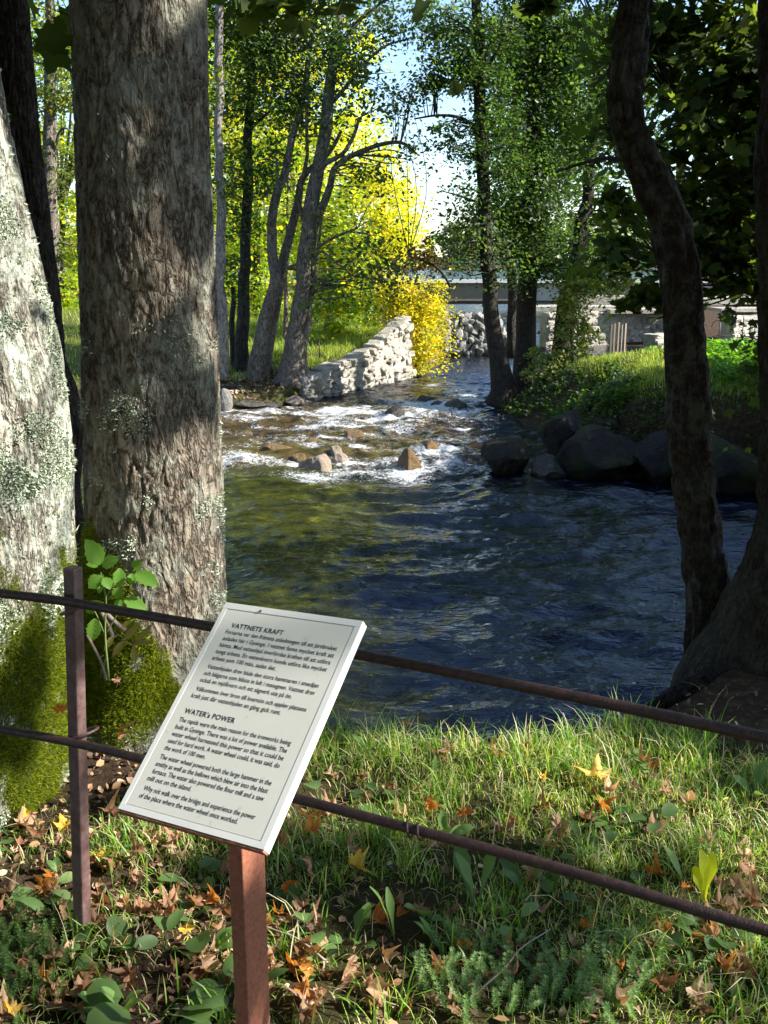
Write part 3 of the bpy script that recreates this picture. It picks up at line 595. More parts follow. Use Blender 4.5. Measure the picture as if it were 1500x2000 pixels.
tree('alder_tree', 'slender sapling alder just right of the stoutest alder',
 [[(588, 742, 20.2, 22), (592, 690, 20.2, 14), (602, 620, 20.2, 11), (612, 560, 20.2, 9), (618, 500, 20.2, 7), (628, 400, 20.2, 4)]],
 [(640, 480, 20.1, 40, 40, .4), (630, 400, 20.2, 35, 35, .4)], L_ALDERB, B_ALDER, .08, seed=3, group=LBG, twigs=5)
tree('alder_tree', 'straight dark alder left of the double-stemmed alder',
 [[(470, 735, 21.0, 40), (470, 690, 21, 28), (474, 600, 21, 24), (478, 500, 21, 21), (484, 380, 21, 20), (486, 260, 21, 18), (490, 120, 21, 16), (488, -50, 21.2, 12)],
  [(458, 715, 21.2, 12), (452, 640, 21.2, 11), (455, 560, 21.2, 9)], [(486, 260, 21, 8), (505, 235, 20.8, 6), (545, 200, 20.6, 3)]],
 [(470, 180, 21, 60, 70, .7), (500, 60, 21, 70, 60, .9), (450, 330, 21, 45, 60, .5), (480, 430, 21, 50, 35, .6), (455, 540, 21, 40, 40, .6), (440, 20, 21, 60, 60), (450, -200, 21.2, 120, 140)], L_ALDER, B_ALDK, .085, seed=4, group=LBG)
tree('alder_tree', 'alder with pale sunlit bark beside the right edge of the big trunk',
 [[(430, 742, 19.9, 34), (432, 680, 19.9, 24), (431, 600, 19.9, 20), (429, 500, 19.9, 19), (430, 380, 20, 18), (427, 260, 20, 17), (426, 120, 20, 17), (428, -40, 20, 15)]],
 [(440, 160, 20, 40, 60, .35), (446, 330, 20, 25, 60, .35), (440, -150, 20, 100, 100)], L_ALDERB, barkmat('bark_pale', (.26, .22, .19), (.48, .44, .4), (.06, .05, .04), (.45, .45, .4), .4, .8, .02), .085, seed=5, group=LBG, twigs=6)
tree('ash_tree', 'pale trunk in sunlight seen between the two big left trunks',
 [[(100, 640, 24, 30), (103, 540, 24, 27), (102, 420, 24, 26), (100, 300, 24, 28), (98, 180, 24, 24), (95, 60, 24, 20), (95, -80, 24, 16)], [(104, 300, 24, 8), (125, 252, 23.8, 5), (150, 262, 23.7, 3)], [(104, 470, 24, 6), (135, 478, 24, 4)]],
 [(120, 170, 24, 50, 45, .9), (100, 60, 24, 60, 50, .9), (130, 330, 24, 40, 60, .35), (140, 480, 24, 40, 30, .4), (100, -200, 24, 200, 150), (-50, 200, 24, 120, 200, .6)], L_ALDERB, B_ALDER, .1, seed=6, twigs=6)
# maples and bushes further back on the left
GB = 'autumn woodland behind the left bank'
tree('maple_tree', 'brilliant yellow maple at the edge of the sky above the stone wall', [[(735, 690, 31, 18), (740, 520, 31, 14), (750, 380, 31, 8)]],
 [(735, 420, 31, 75, 100, 1.1), (770, 400, 31, 45, 75), (790, 470, 31, 30, 60), (700, 350, 31, 60, 60), (690, 500, 31, 50, 60), (740, 300, 31, 50, 40, .8), (720, 560, 31, 60, 40)], L_YELL, B_ALDER, .11, seed=11, group=GB, k=1.5, twigs=6)
tree('hazel_bush', 'yellow bush overhanging the water at the far end of the stone wall', [[(812, 728, 24.0, 16), (815, 660, 24.0, 12), (820, 590, 24.0, 6)], [(808, 728, 24, 10), (780, 640, 24, 6), (770, 580, 24, 4)]],
 [(815, 600, 23.9, 45, 45, 1.1), (822, 660, 23.8, 40, 45, 1.1), (800, 565, 24, 55, 30), (838, 625, 23.9, 24, 50, 1.1), (785, 600, 24.2, 40, 35), (818, 705, 23.8, 32, 22, .8), (765, 610, 24.3, 40, 30, .8), (850, 560, 24, 22, 24, .6), (842, 610, 23.8, 28, 40, .8), (830, 690, 23.8, 30, 30, .8), (775, 570, 24.2, 40, 30, .8)], L_YBUSH, B_ALDER, .075, seed=12, cat='bush', k=1.7, twigs=8, cs=.2)
tree('maple_tree', 'light green maple with low leafy boughs over the meadow', [[(640, 660, 27, 16), (645, 560, 27, 12), (650, 450, 27, 8)]],
 [(640, 590, 26.5, 60, 38, 1.1), (690, 580, 26.5, 55, 40), (600, 540, 27, 55, 50), (660, 510, 27, 70, 50), (640, 430, 27.5, 70, 60, .9), (570, 450, 27.5, 50, 70, .9), (740, 570, 26, 40, 35), (655, 632, 26.3, 30, 16, 1.0)], L_GREEN, B_ALDER, .12, T_MP, seed=13, group=GB, k=1.2, twigs=6)
tree('maple_tree', 'young light green maple close behind the alder stems', [[(555, 690, 24.5, 10), (560, 500, 24.5, 8), (565, 250, 24.5, 4)]],
 [(560, 420, 24.5, 60, 50, .5), (500, 400, 24.5, 45, 50, .5), (640, 380, 24.5, 60, 50, .5), (560, 300, 24.5, 70, 50, .5), (680, 440, 24.5, 50, 50, .6), (690, 530, 24.3, 50, 35, .6), (600, 200, 24.5, 60, 50, .45), (500, 230, 24.5, 50, 50, .4)], L_GREEN, B_ALDER, .10, T_MP, seed=20, group=GB, k=1.2, twigs=5)
tree('maple_tree', 'green maple far left of the light green maple, behind the dark alder', [[(500, 640, 34, 16), (505, 400, 34, 12)]],
 [(470, 560, 34, 60, 60), (530, 560, 34, 50, 60), (450, 450, 34, 50, 60), (520, 450, 34, 60, 60), (500, 330, 34, 70, 60), (560, 330, 34, 50, 50), (450, 610, 34, 50, 22), (560, 620, 34, 60, 16)], L_GREEN, B_ALDK, .13, seed=14, group=GB, k=1.3, twigs=4)
tree('maple_tree', 'tall yellow-green maple filling the gap above the alders', [[(560, 640, 38, 14), (570, 300, 38, 12), (575, 50, 38, 7)]],
 [(560, 250, 38, 80, 60), (620, 130, 38, 80, 70, .9), (520, 130, 38, 70, 70), (680, 230, 38, 70, 60), (580, 20, 38, 90, 60, .9), (700, 90, 38, 50, 60, .7), (470, 60, 38, 50, 60), (600, -150, 38, 170, 120), (640, 340, 38, 60, 50)], L_YGRN, B_ALDER, .15, seed=15, group=GB, k=1.3, twigs=4)
tree('maple_tree', 'orange-tinged yellow maple behind the dark alder', [[(480, 640, 40, 14), (470, 300, 40, 9)]],
 [(455, 380, 40, 40, 60), (450, 230, 40, 50, 60), (480, 300, 40, 45, 45), (590, 400, 40, 50, 40), (640, 280, 40, 45, 40)], L_YELL, B_ALDER, .14, seed=16, group=GB, k=1.4, twigs=4)
tree('maple_tree', 'shaded green trees far behind the pale left trunk', [[(120, 640, 33, 16), (120, 400, 33, 10)]],
 [(120, 560, 33, 60, 50), (130, 420, 33, 60, 70, .9), (70, 300, 33, 80, 80), (140, 250, 33, 50, 80, .8), (60, 100, 33, 110, 90), (140, 80, 33, 50, 60), (0, -150, 33, 260, 130), (130, 600, 33, 60, 25, .8)], L_GREEN, B_ALDK, .13, seed=17, group=GB, k=1.2, twigs=4)
tree('oak_tree', 'dark broadleaf tree at the back of the meadow behind the left alders', [[(430, 640, 45, 20), (430, 300, 45, 14)]],
 [(420, 600, 46, 90, 50), (300, 560, 46, 120, 80), (520, 600, 46, 120, 42), (640, 610, 46, 90, 35), (430, 400, 46, 140, 160), (300, 250, 46, 150, 200), (620, 460, 46, 90, 110, .8), (560, 300, 46, 100, 100, .7), (100, 500, 46, 160, 140), (400, 50, 46, 220, 140)], L_GREEN, B_ALDK, .2, seed=18, group=GB, k=1.5, twigs=3)
tree('alder_bough', 'dark reddish-brown leafy alder hanging beside the yellow bush', [[(880, 560, 21.6, 5), (850, 520, 21.8, 5), (800, 500, 22.3, 4)]],
 [(800, 505, 22, 45, 26, .9), (840, 500, 22, 28, 24, .6), (790, 195, 22, 40, 22, .5)], L_BROWN, B_ALDK, .08, seed=19, cat='tree', k=1.5, twigs=4)

# right-bank trees
RB = 'alders on the right bank'
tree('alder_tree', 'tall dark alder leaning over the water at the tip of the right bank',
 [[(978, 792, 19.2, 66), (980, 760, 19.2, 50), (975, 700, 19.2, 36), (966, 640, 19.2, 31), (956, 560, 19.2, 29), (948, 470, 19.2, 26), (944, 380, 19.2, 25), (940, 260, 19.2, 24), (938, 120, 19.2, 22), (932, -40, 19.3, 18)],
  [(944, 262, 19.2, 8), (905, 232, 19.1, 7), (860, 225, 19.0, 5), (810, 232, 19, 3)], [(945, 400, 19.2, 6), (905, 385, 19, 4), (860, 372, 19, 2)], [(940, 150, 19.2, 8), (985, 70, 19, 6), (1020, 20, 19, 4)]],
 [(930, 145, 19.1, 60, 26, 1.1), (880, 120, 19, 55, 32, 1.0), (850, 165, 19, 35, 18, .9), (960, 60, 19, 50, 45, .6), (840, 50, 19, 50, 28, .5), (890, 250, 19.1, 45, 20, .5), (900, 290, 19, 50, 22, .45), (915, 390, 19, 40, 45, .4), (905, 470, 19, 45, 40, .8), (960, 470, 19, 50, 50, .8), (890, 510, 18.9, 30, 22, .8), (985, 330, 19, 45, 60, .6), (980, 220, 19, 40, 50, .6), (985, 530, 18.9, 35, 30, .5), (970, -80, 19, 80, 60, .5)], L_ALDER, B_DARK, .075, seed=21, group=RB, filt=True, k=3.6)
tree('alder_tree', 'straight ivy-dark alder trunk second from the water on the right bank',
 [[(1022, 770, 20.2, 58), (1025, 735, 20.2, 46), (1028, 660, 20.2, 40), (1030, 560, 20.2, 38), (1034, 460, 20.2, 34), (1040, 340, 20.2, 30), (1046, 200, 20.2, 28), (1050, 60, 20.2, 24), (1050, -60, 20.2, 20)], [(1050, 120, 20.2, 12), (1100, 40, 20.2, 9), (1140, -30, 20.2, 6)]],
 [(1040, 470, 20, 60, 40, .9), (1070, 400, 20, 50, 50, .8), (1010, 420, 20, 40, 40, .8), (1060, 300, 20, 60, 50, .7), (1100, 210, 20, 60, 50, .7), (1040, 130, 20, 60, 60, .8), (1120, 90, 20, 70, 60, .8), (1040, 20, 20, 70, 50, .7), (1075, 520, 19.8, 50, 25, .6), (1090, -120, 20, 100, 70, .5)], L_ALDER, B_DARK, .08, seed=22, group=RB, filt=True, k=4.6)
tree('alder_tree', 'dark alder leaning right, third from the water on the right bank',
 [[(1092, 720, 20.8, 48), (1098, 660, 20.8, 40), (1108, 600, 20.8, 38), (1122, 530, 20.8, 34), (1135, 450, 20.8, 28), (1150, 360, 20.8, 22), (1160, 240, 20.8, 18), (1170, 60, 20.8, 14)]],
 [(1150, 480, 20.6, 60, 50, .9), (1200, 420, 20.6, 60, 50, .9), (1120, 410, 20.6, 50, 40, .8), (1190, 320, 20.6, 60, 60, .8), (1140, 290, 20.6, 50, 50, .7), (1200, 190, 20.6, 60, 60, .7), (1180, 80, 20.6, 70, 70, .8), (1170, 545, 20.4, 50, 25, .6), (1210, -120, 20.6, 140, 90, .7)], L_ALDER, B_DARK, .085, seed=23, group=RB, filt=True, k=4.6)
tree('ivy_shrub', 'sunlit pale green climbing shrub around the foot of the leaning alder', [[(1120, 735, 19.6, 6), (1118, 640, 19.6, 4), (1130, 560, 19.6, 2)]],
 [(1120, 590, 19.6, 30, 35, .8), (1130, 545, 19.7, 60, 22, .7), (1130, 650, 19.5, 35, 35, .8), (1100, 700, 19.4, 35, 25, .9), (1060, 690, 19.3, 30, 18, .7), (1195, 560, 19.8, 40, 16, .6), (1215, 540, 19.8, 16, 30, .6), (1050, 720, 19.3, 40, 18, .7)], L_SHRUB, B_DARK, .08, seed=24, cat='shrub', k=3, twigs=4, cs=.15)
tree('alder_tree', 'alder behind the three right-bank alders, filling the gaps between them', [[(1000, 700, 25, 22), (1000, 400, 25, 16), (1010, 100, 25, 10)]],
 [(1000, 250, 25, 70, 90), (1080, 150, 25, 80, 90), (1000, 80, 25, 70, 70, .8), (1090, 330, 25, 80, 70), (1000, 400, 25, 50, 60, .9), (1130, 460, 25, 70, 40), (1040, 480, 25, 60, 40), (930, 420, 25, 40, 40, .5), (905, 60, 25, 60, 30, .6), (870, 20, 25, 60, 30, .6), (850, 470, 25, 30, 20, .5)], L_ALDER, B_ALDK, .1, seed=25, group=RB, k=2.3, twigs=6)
tree('maple_tree', 'broad dark maple over the ruined walls on the right', [[(1330, 680, 27, 26), (1330, 400, 27, 20), (1330, 100, 27, 12)]],
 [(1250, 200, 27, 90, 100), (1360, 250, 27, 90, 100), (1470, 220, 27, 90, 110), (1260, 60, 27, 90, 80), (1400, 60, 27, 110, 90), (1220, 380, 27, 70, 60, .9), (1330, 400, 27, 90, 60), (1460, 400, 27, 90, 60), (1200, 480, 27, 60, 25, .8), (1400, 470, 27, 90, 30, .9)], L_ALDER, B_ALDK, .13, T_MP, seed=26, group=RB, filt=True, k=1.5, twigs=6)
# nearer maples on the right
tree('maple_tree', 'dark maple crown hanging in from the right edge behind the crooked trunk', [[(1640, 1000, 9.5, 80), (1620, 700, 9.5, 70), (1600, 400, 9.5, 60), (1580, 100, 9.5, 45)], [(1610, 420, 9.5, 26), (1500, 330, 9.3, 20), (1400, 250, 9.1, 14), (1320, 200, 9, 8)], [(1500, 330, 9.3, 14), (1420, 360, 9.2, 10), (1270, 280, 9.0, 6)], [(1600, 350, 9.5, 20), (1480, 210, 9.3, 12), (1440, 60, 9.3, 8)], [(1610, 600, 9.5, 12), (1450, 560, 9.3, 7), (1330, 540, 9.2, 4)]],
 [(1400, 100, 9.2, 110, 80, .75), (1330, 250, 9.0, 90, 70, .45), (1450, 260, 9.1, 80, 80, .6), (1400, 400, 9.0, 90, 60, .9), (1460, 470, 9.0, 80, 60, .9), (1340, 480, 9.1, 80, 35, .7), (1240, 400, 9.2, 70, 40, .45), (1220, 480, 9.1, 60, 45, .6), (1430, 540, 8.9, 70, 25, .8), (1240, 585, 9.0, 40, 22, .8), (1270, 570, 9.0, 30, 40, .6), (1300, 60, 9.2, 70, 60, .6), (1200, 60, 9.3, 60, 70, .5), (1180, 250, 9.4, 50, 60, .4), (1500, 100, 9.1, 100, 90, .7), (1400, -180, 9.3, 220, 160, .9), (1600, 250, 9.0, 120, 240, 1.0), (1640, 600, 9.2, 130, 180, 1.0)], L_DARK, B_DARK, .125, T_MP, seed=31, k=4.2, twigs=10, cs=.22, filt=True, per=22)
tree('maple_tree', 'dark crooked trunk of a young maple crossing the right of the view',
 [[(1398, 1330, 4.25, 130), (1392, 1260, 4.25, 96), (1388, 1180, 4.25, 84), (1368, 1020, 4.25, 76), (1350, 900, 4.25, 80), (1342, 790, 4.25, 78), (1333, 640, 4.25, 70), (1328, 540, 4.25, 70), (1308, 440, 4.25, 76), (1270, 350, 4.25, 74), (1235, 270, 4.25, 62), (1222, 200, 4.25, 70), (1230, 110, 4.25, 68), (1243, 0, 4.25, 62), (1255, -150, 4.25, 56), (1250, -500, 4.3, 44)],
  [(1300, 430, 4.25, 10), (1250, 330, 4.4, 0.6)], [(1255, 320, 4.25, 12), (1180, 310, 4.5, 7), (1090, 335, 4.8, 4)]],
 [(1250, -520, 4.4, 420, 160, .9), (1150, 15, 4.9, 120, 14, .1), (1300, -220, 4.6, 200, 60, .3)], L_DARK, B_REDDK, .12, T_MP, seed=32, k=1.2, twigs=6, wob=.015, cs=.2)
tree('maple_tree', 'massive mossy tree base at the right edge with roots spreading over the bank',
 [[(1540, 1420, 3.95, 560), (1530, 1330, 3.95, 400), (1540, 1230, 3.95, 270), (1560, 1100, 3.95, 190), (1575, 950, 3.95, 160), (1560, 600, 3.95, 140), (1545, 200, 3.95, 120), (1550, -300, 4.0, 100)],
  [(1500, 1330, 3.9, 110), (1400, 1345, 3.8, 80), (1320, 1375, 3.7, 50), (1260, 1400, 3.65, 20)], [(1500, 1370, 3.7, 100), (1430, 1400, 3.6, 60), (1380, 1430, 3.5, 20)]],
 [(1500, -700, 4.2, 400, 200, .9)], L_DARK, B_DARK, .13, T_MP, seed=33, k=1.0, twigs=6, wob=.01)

# ------------------------------------------------------------------ the three near trunks (displaced bark)
def big_trunk(zs, cx, cy, rad, seed, lobes, amp=.014, mossf=None, nt_=300, dz=.009):
    z0, z1 = zs[0], zs[-1]; Z = np.arange(z0, z1, dz); th = np.linspace(0, 2*math.pi, nt_, endpoint=False)
    T, ZZ = np.meshgrid(th, Z); CX, CY, RR = [np.interp(ZZ, zs, v) for v in (cx, cy, rad)]
    lob = 0
    for a, wd, am, hh in lobes:
        dd = np.abs((T-a+math.pi) % (2*math.pi)-math.pi); lob = lob+am*np.exp(-(dd/wd)**2)*np.exp(-np.clip(ZZ-z0-.25, 0, None)/hh)
    RR = RR+lob
    x, y = np.cos(T)*.3, np.sin(T)*.3
    wob = fbm(x*3, y*3, ZZ*1.2, 3, seed)-.5
    q = fbm(x*27+2*vn(x*6, y*6, ZZ*4, 3), y*27, ZZ*11, 4, seed+3); ridge = 1-np.abs(2*q-1); plate = sstep(.1, .55, np.abs(2*q-1)*2.2)
    fine = fbm(x*60, y*60, ZZ*30, 3, seed+5)-.5
    R2 = RR*(1+.10*wob)+amp*(plate-.5)+amp*.5*fine
    V = np.stack([CX+np.cos(T)*R2, CY+np.sin(T)*R2, ZZ], -1).reshape(-1, 3); n = len(Z)
    i = np.arange(n-1)[:, None]*nt_; j = np.arange(nt_)[None]; k = (j+1) % nt_
    F = np.stack([i+j, i+k, i+nt_+k, i+nt_+j], -1).reshape(-1, 4)
    ms = mossf(T, ZZ, V.reshape(n, nt_, 3)) if mossf else np.zeros_like(ZZ)
    return V, F, ms.ravel()
def edges(rows, Y_):           # rows (py, left px, right px) -> z, cx, r
    out = []
    for py, l, r_ in rows:
        p = at((l+r_)/2, py, Y_); out.append((p[2], p[0], (r_-l)/2*pxm(py, Y_)))
    out.sort(); return [np.array(v) for v in zip(*out)]
def hairs(V, F, mask, n, r, ln=.02, wd=.003, name='moss', bend=.5, up=.2, clump=None):
    """little fronds standing on a surface"""
    c = V[F].mean(1); a = V[F[:, 1]]-V[F[:, 0]]; b = V[F[:, 3]]-V[F[:, 0]]; N = np.cross(a, b); ar = np.linalg.norm(N, axis=1); N /= ar[:, None]+1e-12
    p = ar*mask[F].mean(1); p /= p.sum(); i = r.choice(len(F), n, p=p); uv = r.random((n, 2))
    P = V[F[i, 0]]+a[i]*uv[:, :1]+b[i]*uv[:, 1:]; D = N[i]+r.normal(0, bend, (n, 3))+[0, 0, up]; D /= np.linalg.norm(D, axis=1)[:, None]
    W = np.cross(D, r.normal(size=(n, 3))); W /= np.linalg.norm(W, axis=1)[:, None]; L = ln*r.uniform(.4, 1.4, n)[:, None]
    if clump is not None: L = L*clump(P)[:, None]
    Q = np.stack([P-W*wd*.5-N[i]*.004, P+W*wd*.5-N[i]*.004, P+D*L*.6+W*wd*.4, P+D*L+r.normal(0, .15, (n, 3))*L, P+D*L*.6-W*wd*.4], 1)
    o = (np.arange(n)*5)[:, None]; return mesh(name, Q.reshape(-1, 3), [np.array([[0, 1, 2, 4]])+o, np.array([[4, 2, 3]])+o], False)
# A: the big trunk
Ya = 3.45
z_, c_x, r_a = edges([(-1500, 120, 330), (-400, 125, 388), (0, 145, 400), (250, 150, 407), (500, 157, 418), (750, 167, 427), (1000, 176, 434), (1150, 182, 441), (1300, 186, 440), (1430, 180, 436), (1560, 160, 430)], Ya)
cy = np.full_like(z_, Ya); cy = cy-.10*np.exp(-(z_+.05)/.3)
def mossA(T, Z, V):
    dT = (T-R_(235)+math.pi) % (2*math.pi)-math.pi; n_ = fbm(np.cos(T)*4, np.sin(T)*4, Z*7, 4, 8)-.5
    return np.clip(sstep(.72, .58, Z+.35*n_+.42*np.clip(dT, 0, 2)**1.3)*sstep(.02, .14, Z+.15*n_), 0, 1)*sstep(.22, .34, n_+.5)
V, F, ms = big_trunk(z_, c_x, cy, r_a, 3, [(R_(262), .50, .17, .34), (R_(222), .4, .08, .3), (R_(318), .35, .05, .2), (R_(180), .5, .12, .2), (R_(90), .5, .1, .2)], .007, mossA)
ta = thing('maple_tree', (c_x[0], Ya, 0), 'huge upright grey-brown trunk with mossy foot, behind the left of the sign', 'tree')
link('trunk', mesh('trunk', V, F, True, {'moss': ms}), B_BIG, ta)
link('moss', hairs(V, F, ms*(V[:, 1] < Ya+.1), 60000, rng, .018, .0022, 'moss', .5, .3), L_MOSS, ta)
t = NT('lichen'); LICH = t.done(t.bsdf(t.ramp(t.rnd(), [(0, (.30, .36, .25)), (.6, (.45, .50, .38)), (1, (.62, .66, .54))]), .9, spec=.1))
def patchy(x, lo, hi, s=3.2, seed=5): return sstep(lo, hi, fbm(x[:, 0]*s, x[:, 1]*s, x[:, 2]*s, 4, seed))
lm = patchy(V, .55, .66, 9, 15)*(V[:, 1] < Ya)*sstep(-.1, .15, -(V[:, 2]-1.35))*(1-ms)
link('lichen', hairs(V, F, lm+.0001*(V[:, 1] < Ya), 9000, rng, .010, .005, 'lichen', .8, .0), LICH, ta)
r = np.random.default_rng(61); m = MB(); top = at(230, -1500, Ya); P = []
for i in range(7):
    a = r.uniform(0, 6.28); e = top+np.array([math.cos(a)*2.0, math.sin(a)*1.6, r.uniform(-1.0, 1.5)]); q = spline([top+[0, 0, -r.uniform(.2, 1.2)], (top+e)/2+[0, 0, .4], e], 12); m.tube(q, np.linspace(.08, .02, 12), 8)
    P.append(clumps(e, (1.3, 1.1, .8), 700, r, .3, 22)[0])
me = m.mesh('limb'); me.attributes.new('moss', 'FLOAT', 'POINT'); link('limb', me, B_BIG, ta)
P.append(at(570, 6, 3.9)+r.normal(0, 1, (26, 3))*[.13, .1, .025]); P.append(at(665, -10, 3.9)+r.normal(0, 1, (18, 3))*[.10, .1, .03]); P.append(at(118, 60, 3.6)+r.normal(0, 1, (10, 3))*[.03, .1, .1])
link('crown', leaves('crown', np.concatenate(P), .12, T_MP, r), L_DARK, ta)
# B: leaning lichen trunk at the left edge
Yc = 2.95
z_, c_x, r_a = edges([(-1400, -640, -300), (-300, -480, -100), (0, -420, -40), (215, -390, 0), (400, -350, 38), (550, -320, 76), (700, -290, 110), (900, -270, 134), (1100, -270, 142), (1200, -275, 145), (1400, -280, 150), (1560, -300, 160)], Yc)
mossB = lambda T, Z, V: np.clip(sstep(.76, .58, Z+.34*(fbm(np.cos(T)*5, np.sin(T)*5, Z*8, 4, 18)-.5)*2)*sstep(-.1, .02, Z+.1*np.sin(T*7)), 0, 1)*sstep(.22, .36, fbm(np.cos(T)*6, np.sin(T)*6, Z*10, 3, 28))
V, F, ms = big_trunk(z_, c_x, np.full_like(z_, Yc), r_a, 23, [(R_(300), .5, .06, .2)], .009, mossB)
tb = thing('maple_tree', (c_x[0], Yc, 0), 'leaning trunk crusted with pale lichen at the left edge of the view', 'tree')
link('trunk', mesh('trunk', V, F, True, {'moss': ms}), B_LICH, tb)
fr = (V[:, 1] < Yc+.05)*(V[:, 0] > -1.5)
link('moss', hairs(V, F, ms*fr, 45000, rng, .018, .0022, 'moss', .5, .3), L_MOSS, tb)
lm = (.02+patchy(V, .52, .64, 7, 25))*fr*(1-ms)*(1+3*sstep(-1.25, -1.1, V[:, 0]))
link('lichen', hairs(V, F, lm, 30000, rng, .010, .0075, 'lichen', .8, .0, lambda P: .5+1.2*sstep(.5, .75, fbm(P[:, 0]*9, P[:, 1]*9, P[:, 2]*9, 2, 66))*sstep(-1.35, -1.1, P[:, 0])), LICH, tb)
r = np.random.default_rng(71); me = MB(); top = at(-560, -1400, Yc); P = [clumps(top+[0, 0, .5], (1.6, 1.4, .9), 3000, r, .35, 24)[0]]
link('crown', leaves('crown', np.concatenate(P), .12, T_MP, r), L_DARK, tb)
# C: dark trunk behind them
Yd = 5.0
z_, c_x, r_a = edges([(-1200, -60, 30), (-300, -40, 45), (0, -34, 52), (150, -24, 64), (300, -12, 78), (560, 20, 112), (700, 35, 124), (760, 40, 146), (820, 46, 161), (880, 50, 158), (950, 54, 152), (1100, 60, 172), (1200, 50, 185)], Yd)
V, F, ms = big_trunk(z_, c_x, np.full_like(z_, Yd), r_a, 33, [], .012, None, 160, .02)
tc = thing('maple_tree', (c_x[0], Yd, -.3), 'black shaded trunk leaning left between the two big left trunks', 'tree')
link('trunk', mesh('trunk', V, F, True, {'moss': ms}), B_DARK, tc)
r = np.random.default_rng(81); P = [clumps(at(-20, -1150, Yd), (1.8, 1.5, 1.0), 3500, r, .35, 24)[0]]
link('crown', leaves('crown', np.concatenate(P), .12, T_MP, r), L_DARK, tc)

# ------------------------------------------------------------------ added shade trees to the right: crown sprays follow the dapple pattern on what they shade
def dapple(a, b, thr, sc=2.4, seed=91): return fbm(a*sc, b*sc, 0, 3, seed) > thr
def shade_pts(T, thr, tmin, tmax, r, sc=2.4, seed=91):
    a, b = T@E1, T@E2; T = T[dapple(a, b, thr, sc, seed)]
    return T+S*r.uniform(tmin, tmax, (len(T), 1))+r.normal(0, .02, (len(T), 3))
r = np.random.default_rng(91)
def U(n, x, y, z): return np.stack([r.uniform(*x, n), r.uniform(*y, n), r.uniform(*z, n)], 1)
G1 = []
G1.append(shade_pts(U(9000, (-1.5, 2.2), (.6, 2.5), (0, .15)), .575, 6.5, 10, r, 3.0))       # foreground dapple
G1.append(shade_pts(U(2600, (-.6, 2.2), (2.3, 3.4), (0, .15)), .66, 6.5, 10, r, 3.0))        # sunny lip
G1.append(shade_pts(U(2600, (-2.2, -.9), (1.8, 3.0), (0, .45)), .55, 6.5, 10, r, 3.0))        # left foot
G1.append(shade_pts(U(2500, (-1.6, -.45), (2.72, 3.1), (0, .08)), .2, 6.5, 10, r))
G1.append(shade_pts(U(2600, (-1.1, -.42), (3.1, 3.5), (1.35, 3.4)), .53, 6.5, 10, r, 3.4, 95))  # upper big trunk
G1.append(shade_pts(U(900, (-.66, -.42), (3.2, 3.5), (.2, 1.5)), .56, 6.5, 10, r, 4.0, 96))
G1.append(shade_pts(U(2200, (-1.7, -1.0), (2.6, 3.1), (1.3, 3.0)), .54, 6.5, 10, r, 3.4, 97))
G1.append(shade_pts(U(2600, (-2.2, -1.3), (4.7, 5.2), (-.3, 3.6)), .0, 6.5, 9, r))           # dark trunk
G1.append(shade_pts(U(3200, (1.1, 1.75), (3.9, 4.5), (-.3, 4.2)), .30, 5.0, 8, r, 4.0, 98))           # crooked trunk
G1.append(shade_pts(U(8000, (.85, 2.8), (3.4, 4.4), (-.3, 1.6)), .0, 5.0, 8, r))
G1.append(shade_pts(U(2600, (.95, 2.0), (3.12, 3.6), (-.1, .1)), .0, 5.5, 8, r))
G1 = np.concatenate(G1)
for c_, rad_ in (((-.24, 1.56, .85), .20), ((-.16, 1.40, .74), .14), ((-.33, 1.72, .95), .14), ((-.68, 2.5, .80), .16), ((-.62, 2.95, .40), .33), ((-1.15, 2.8, 1.0), .28), ((-.55, 3.2, .9), .22), ((-.5, 3.2, .55), .25)):
    q_ = G1-np.array(c_); a_, b_ = q_@E1, q_@E2; G1 = G1[(a_*a_+b_*b_ > rad_**2)]
def shade_tree(name, base, P, label, bark=B_DARK, leaf=L_DARK, size=.13, seed=0):
    rr = np.random.default_rng(seed); m = MB(); base = np.array(base, float); cz = P.mean(0)
    trunk = spline([base, base+[.1, .05, 1.5], base+[-.1, 0, 3.2], base+[.05, .1, 4.9]], 24); m.tube(trunk, np.linspace(.17, .06, 24), 12)
    for i in range(34):
        e = P[rr.integers(len(P))]; s0 = trunk[rr.integers(12, 24)]; L = np.linalg.norm(e-s0)
        m.tube(spline([s0, (s0+e)/2+[0, 0, .08*L], e], 8), np.linspace(.004+.005*L, .003, 8), 6, False)
    t_ = thing(name, base, label, 'tree'); me = m.mesh('trunk'); me.attributes.new('moss', 'FLOAT', 'POINT')
    link('trunk', me, bark, t_); link('crown', leaves('crown', P, size, T_MP, rr, .8), leaf, t_); return t_
shade_tree('maple_tree', (8.9, -.9, -.05), G1, 'unseen maple added right of the fence, crown shaped to cast the dapples', seed=5)
G2 = [shade_pts(U(13000, (2.0, 6.5), (12.5, 15.8), (-1.4, -.5)), .0, 4.5, 8.5, r),
      shade_pts(U(6000, (1.3, 5), (5, 13), (-1.4, -1.3)), .45, 6, 9, r, 1.2),
      shade_pts(U(5000, (1.6, 3.0), (17.5, 20.5), (-1.0, .8)), .35, 5, 8, r, 1.5)]
G2 = lit_filter(np.concatenate(G2), .03, r)
shade_tree('maple_tree', (11.5, 10.0, -.3), G2, 'maple added on the right shore, crown shaped to shade the bank and pool', seed=6)

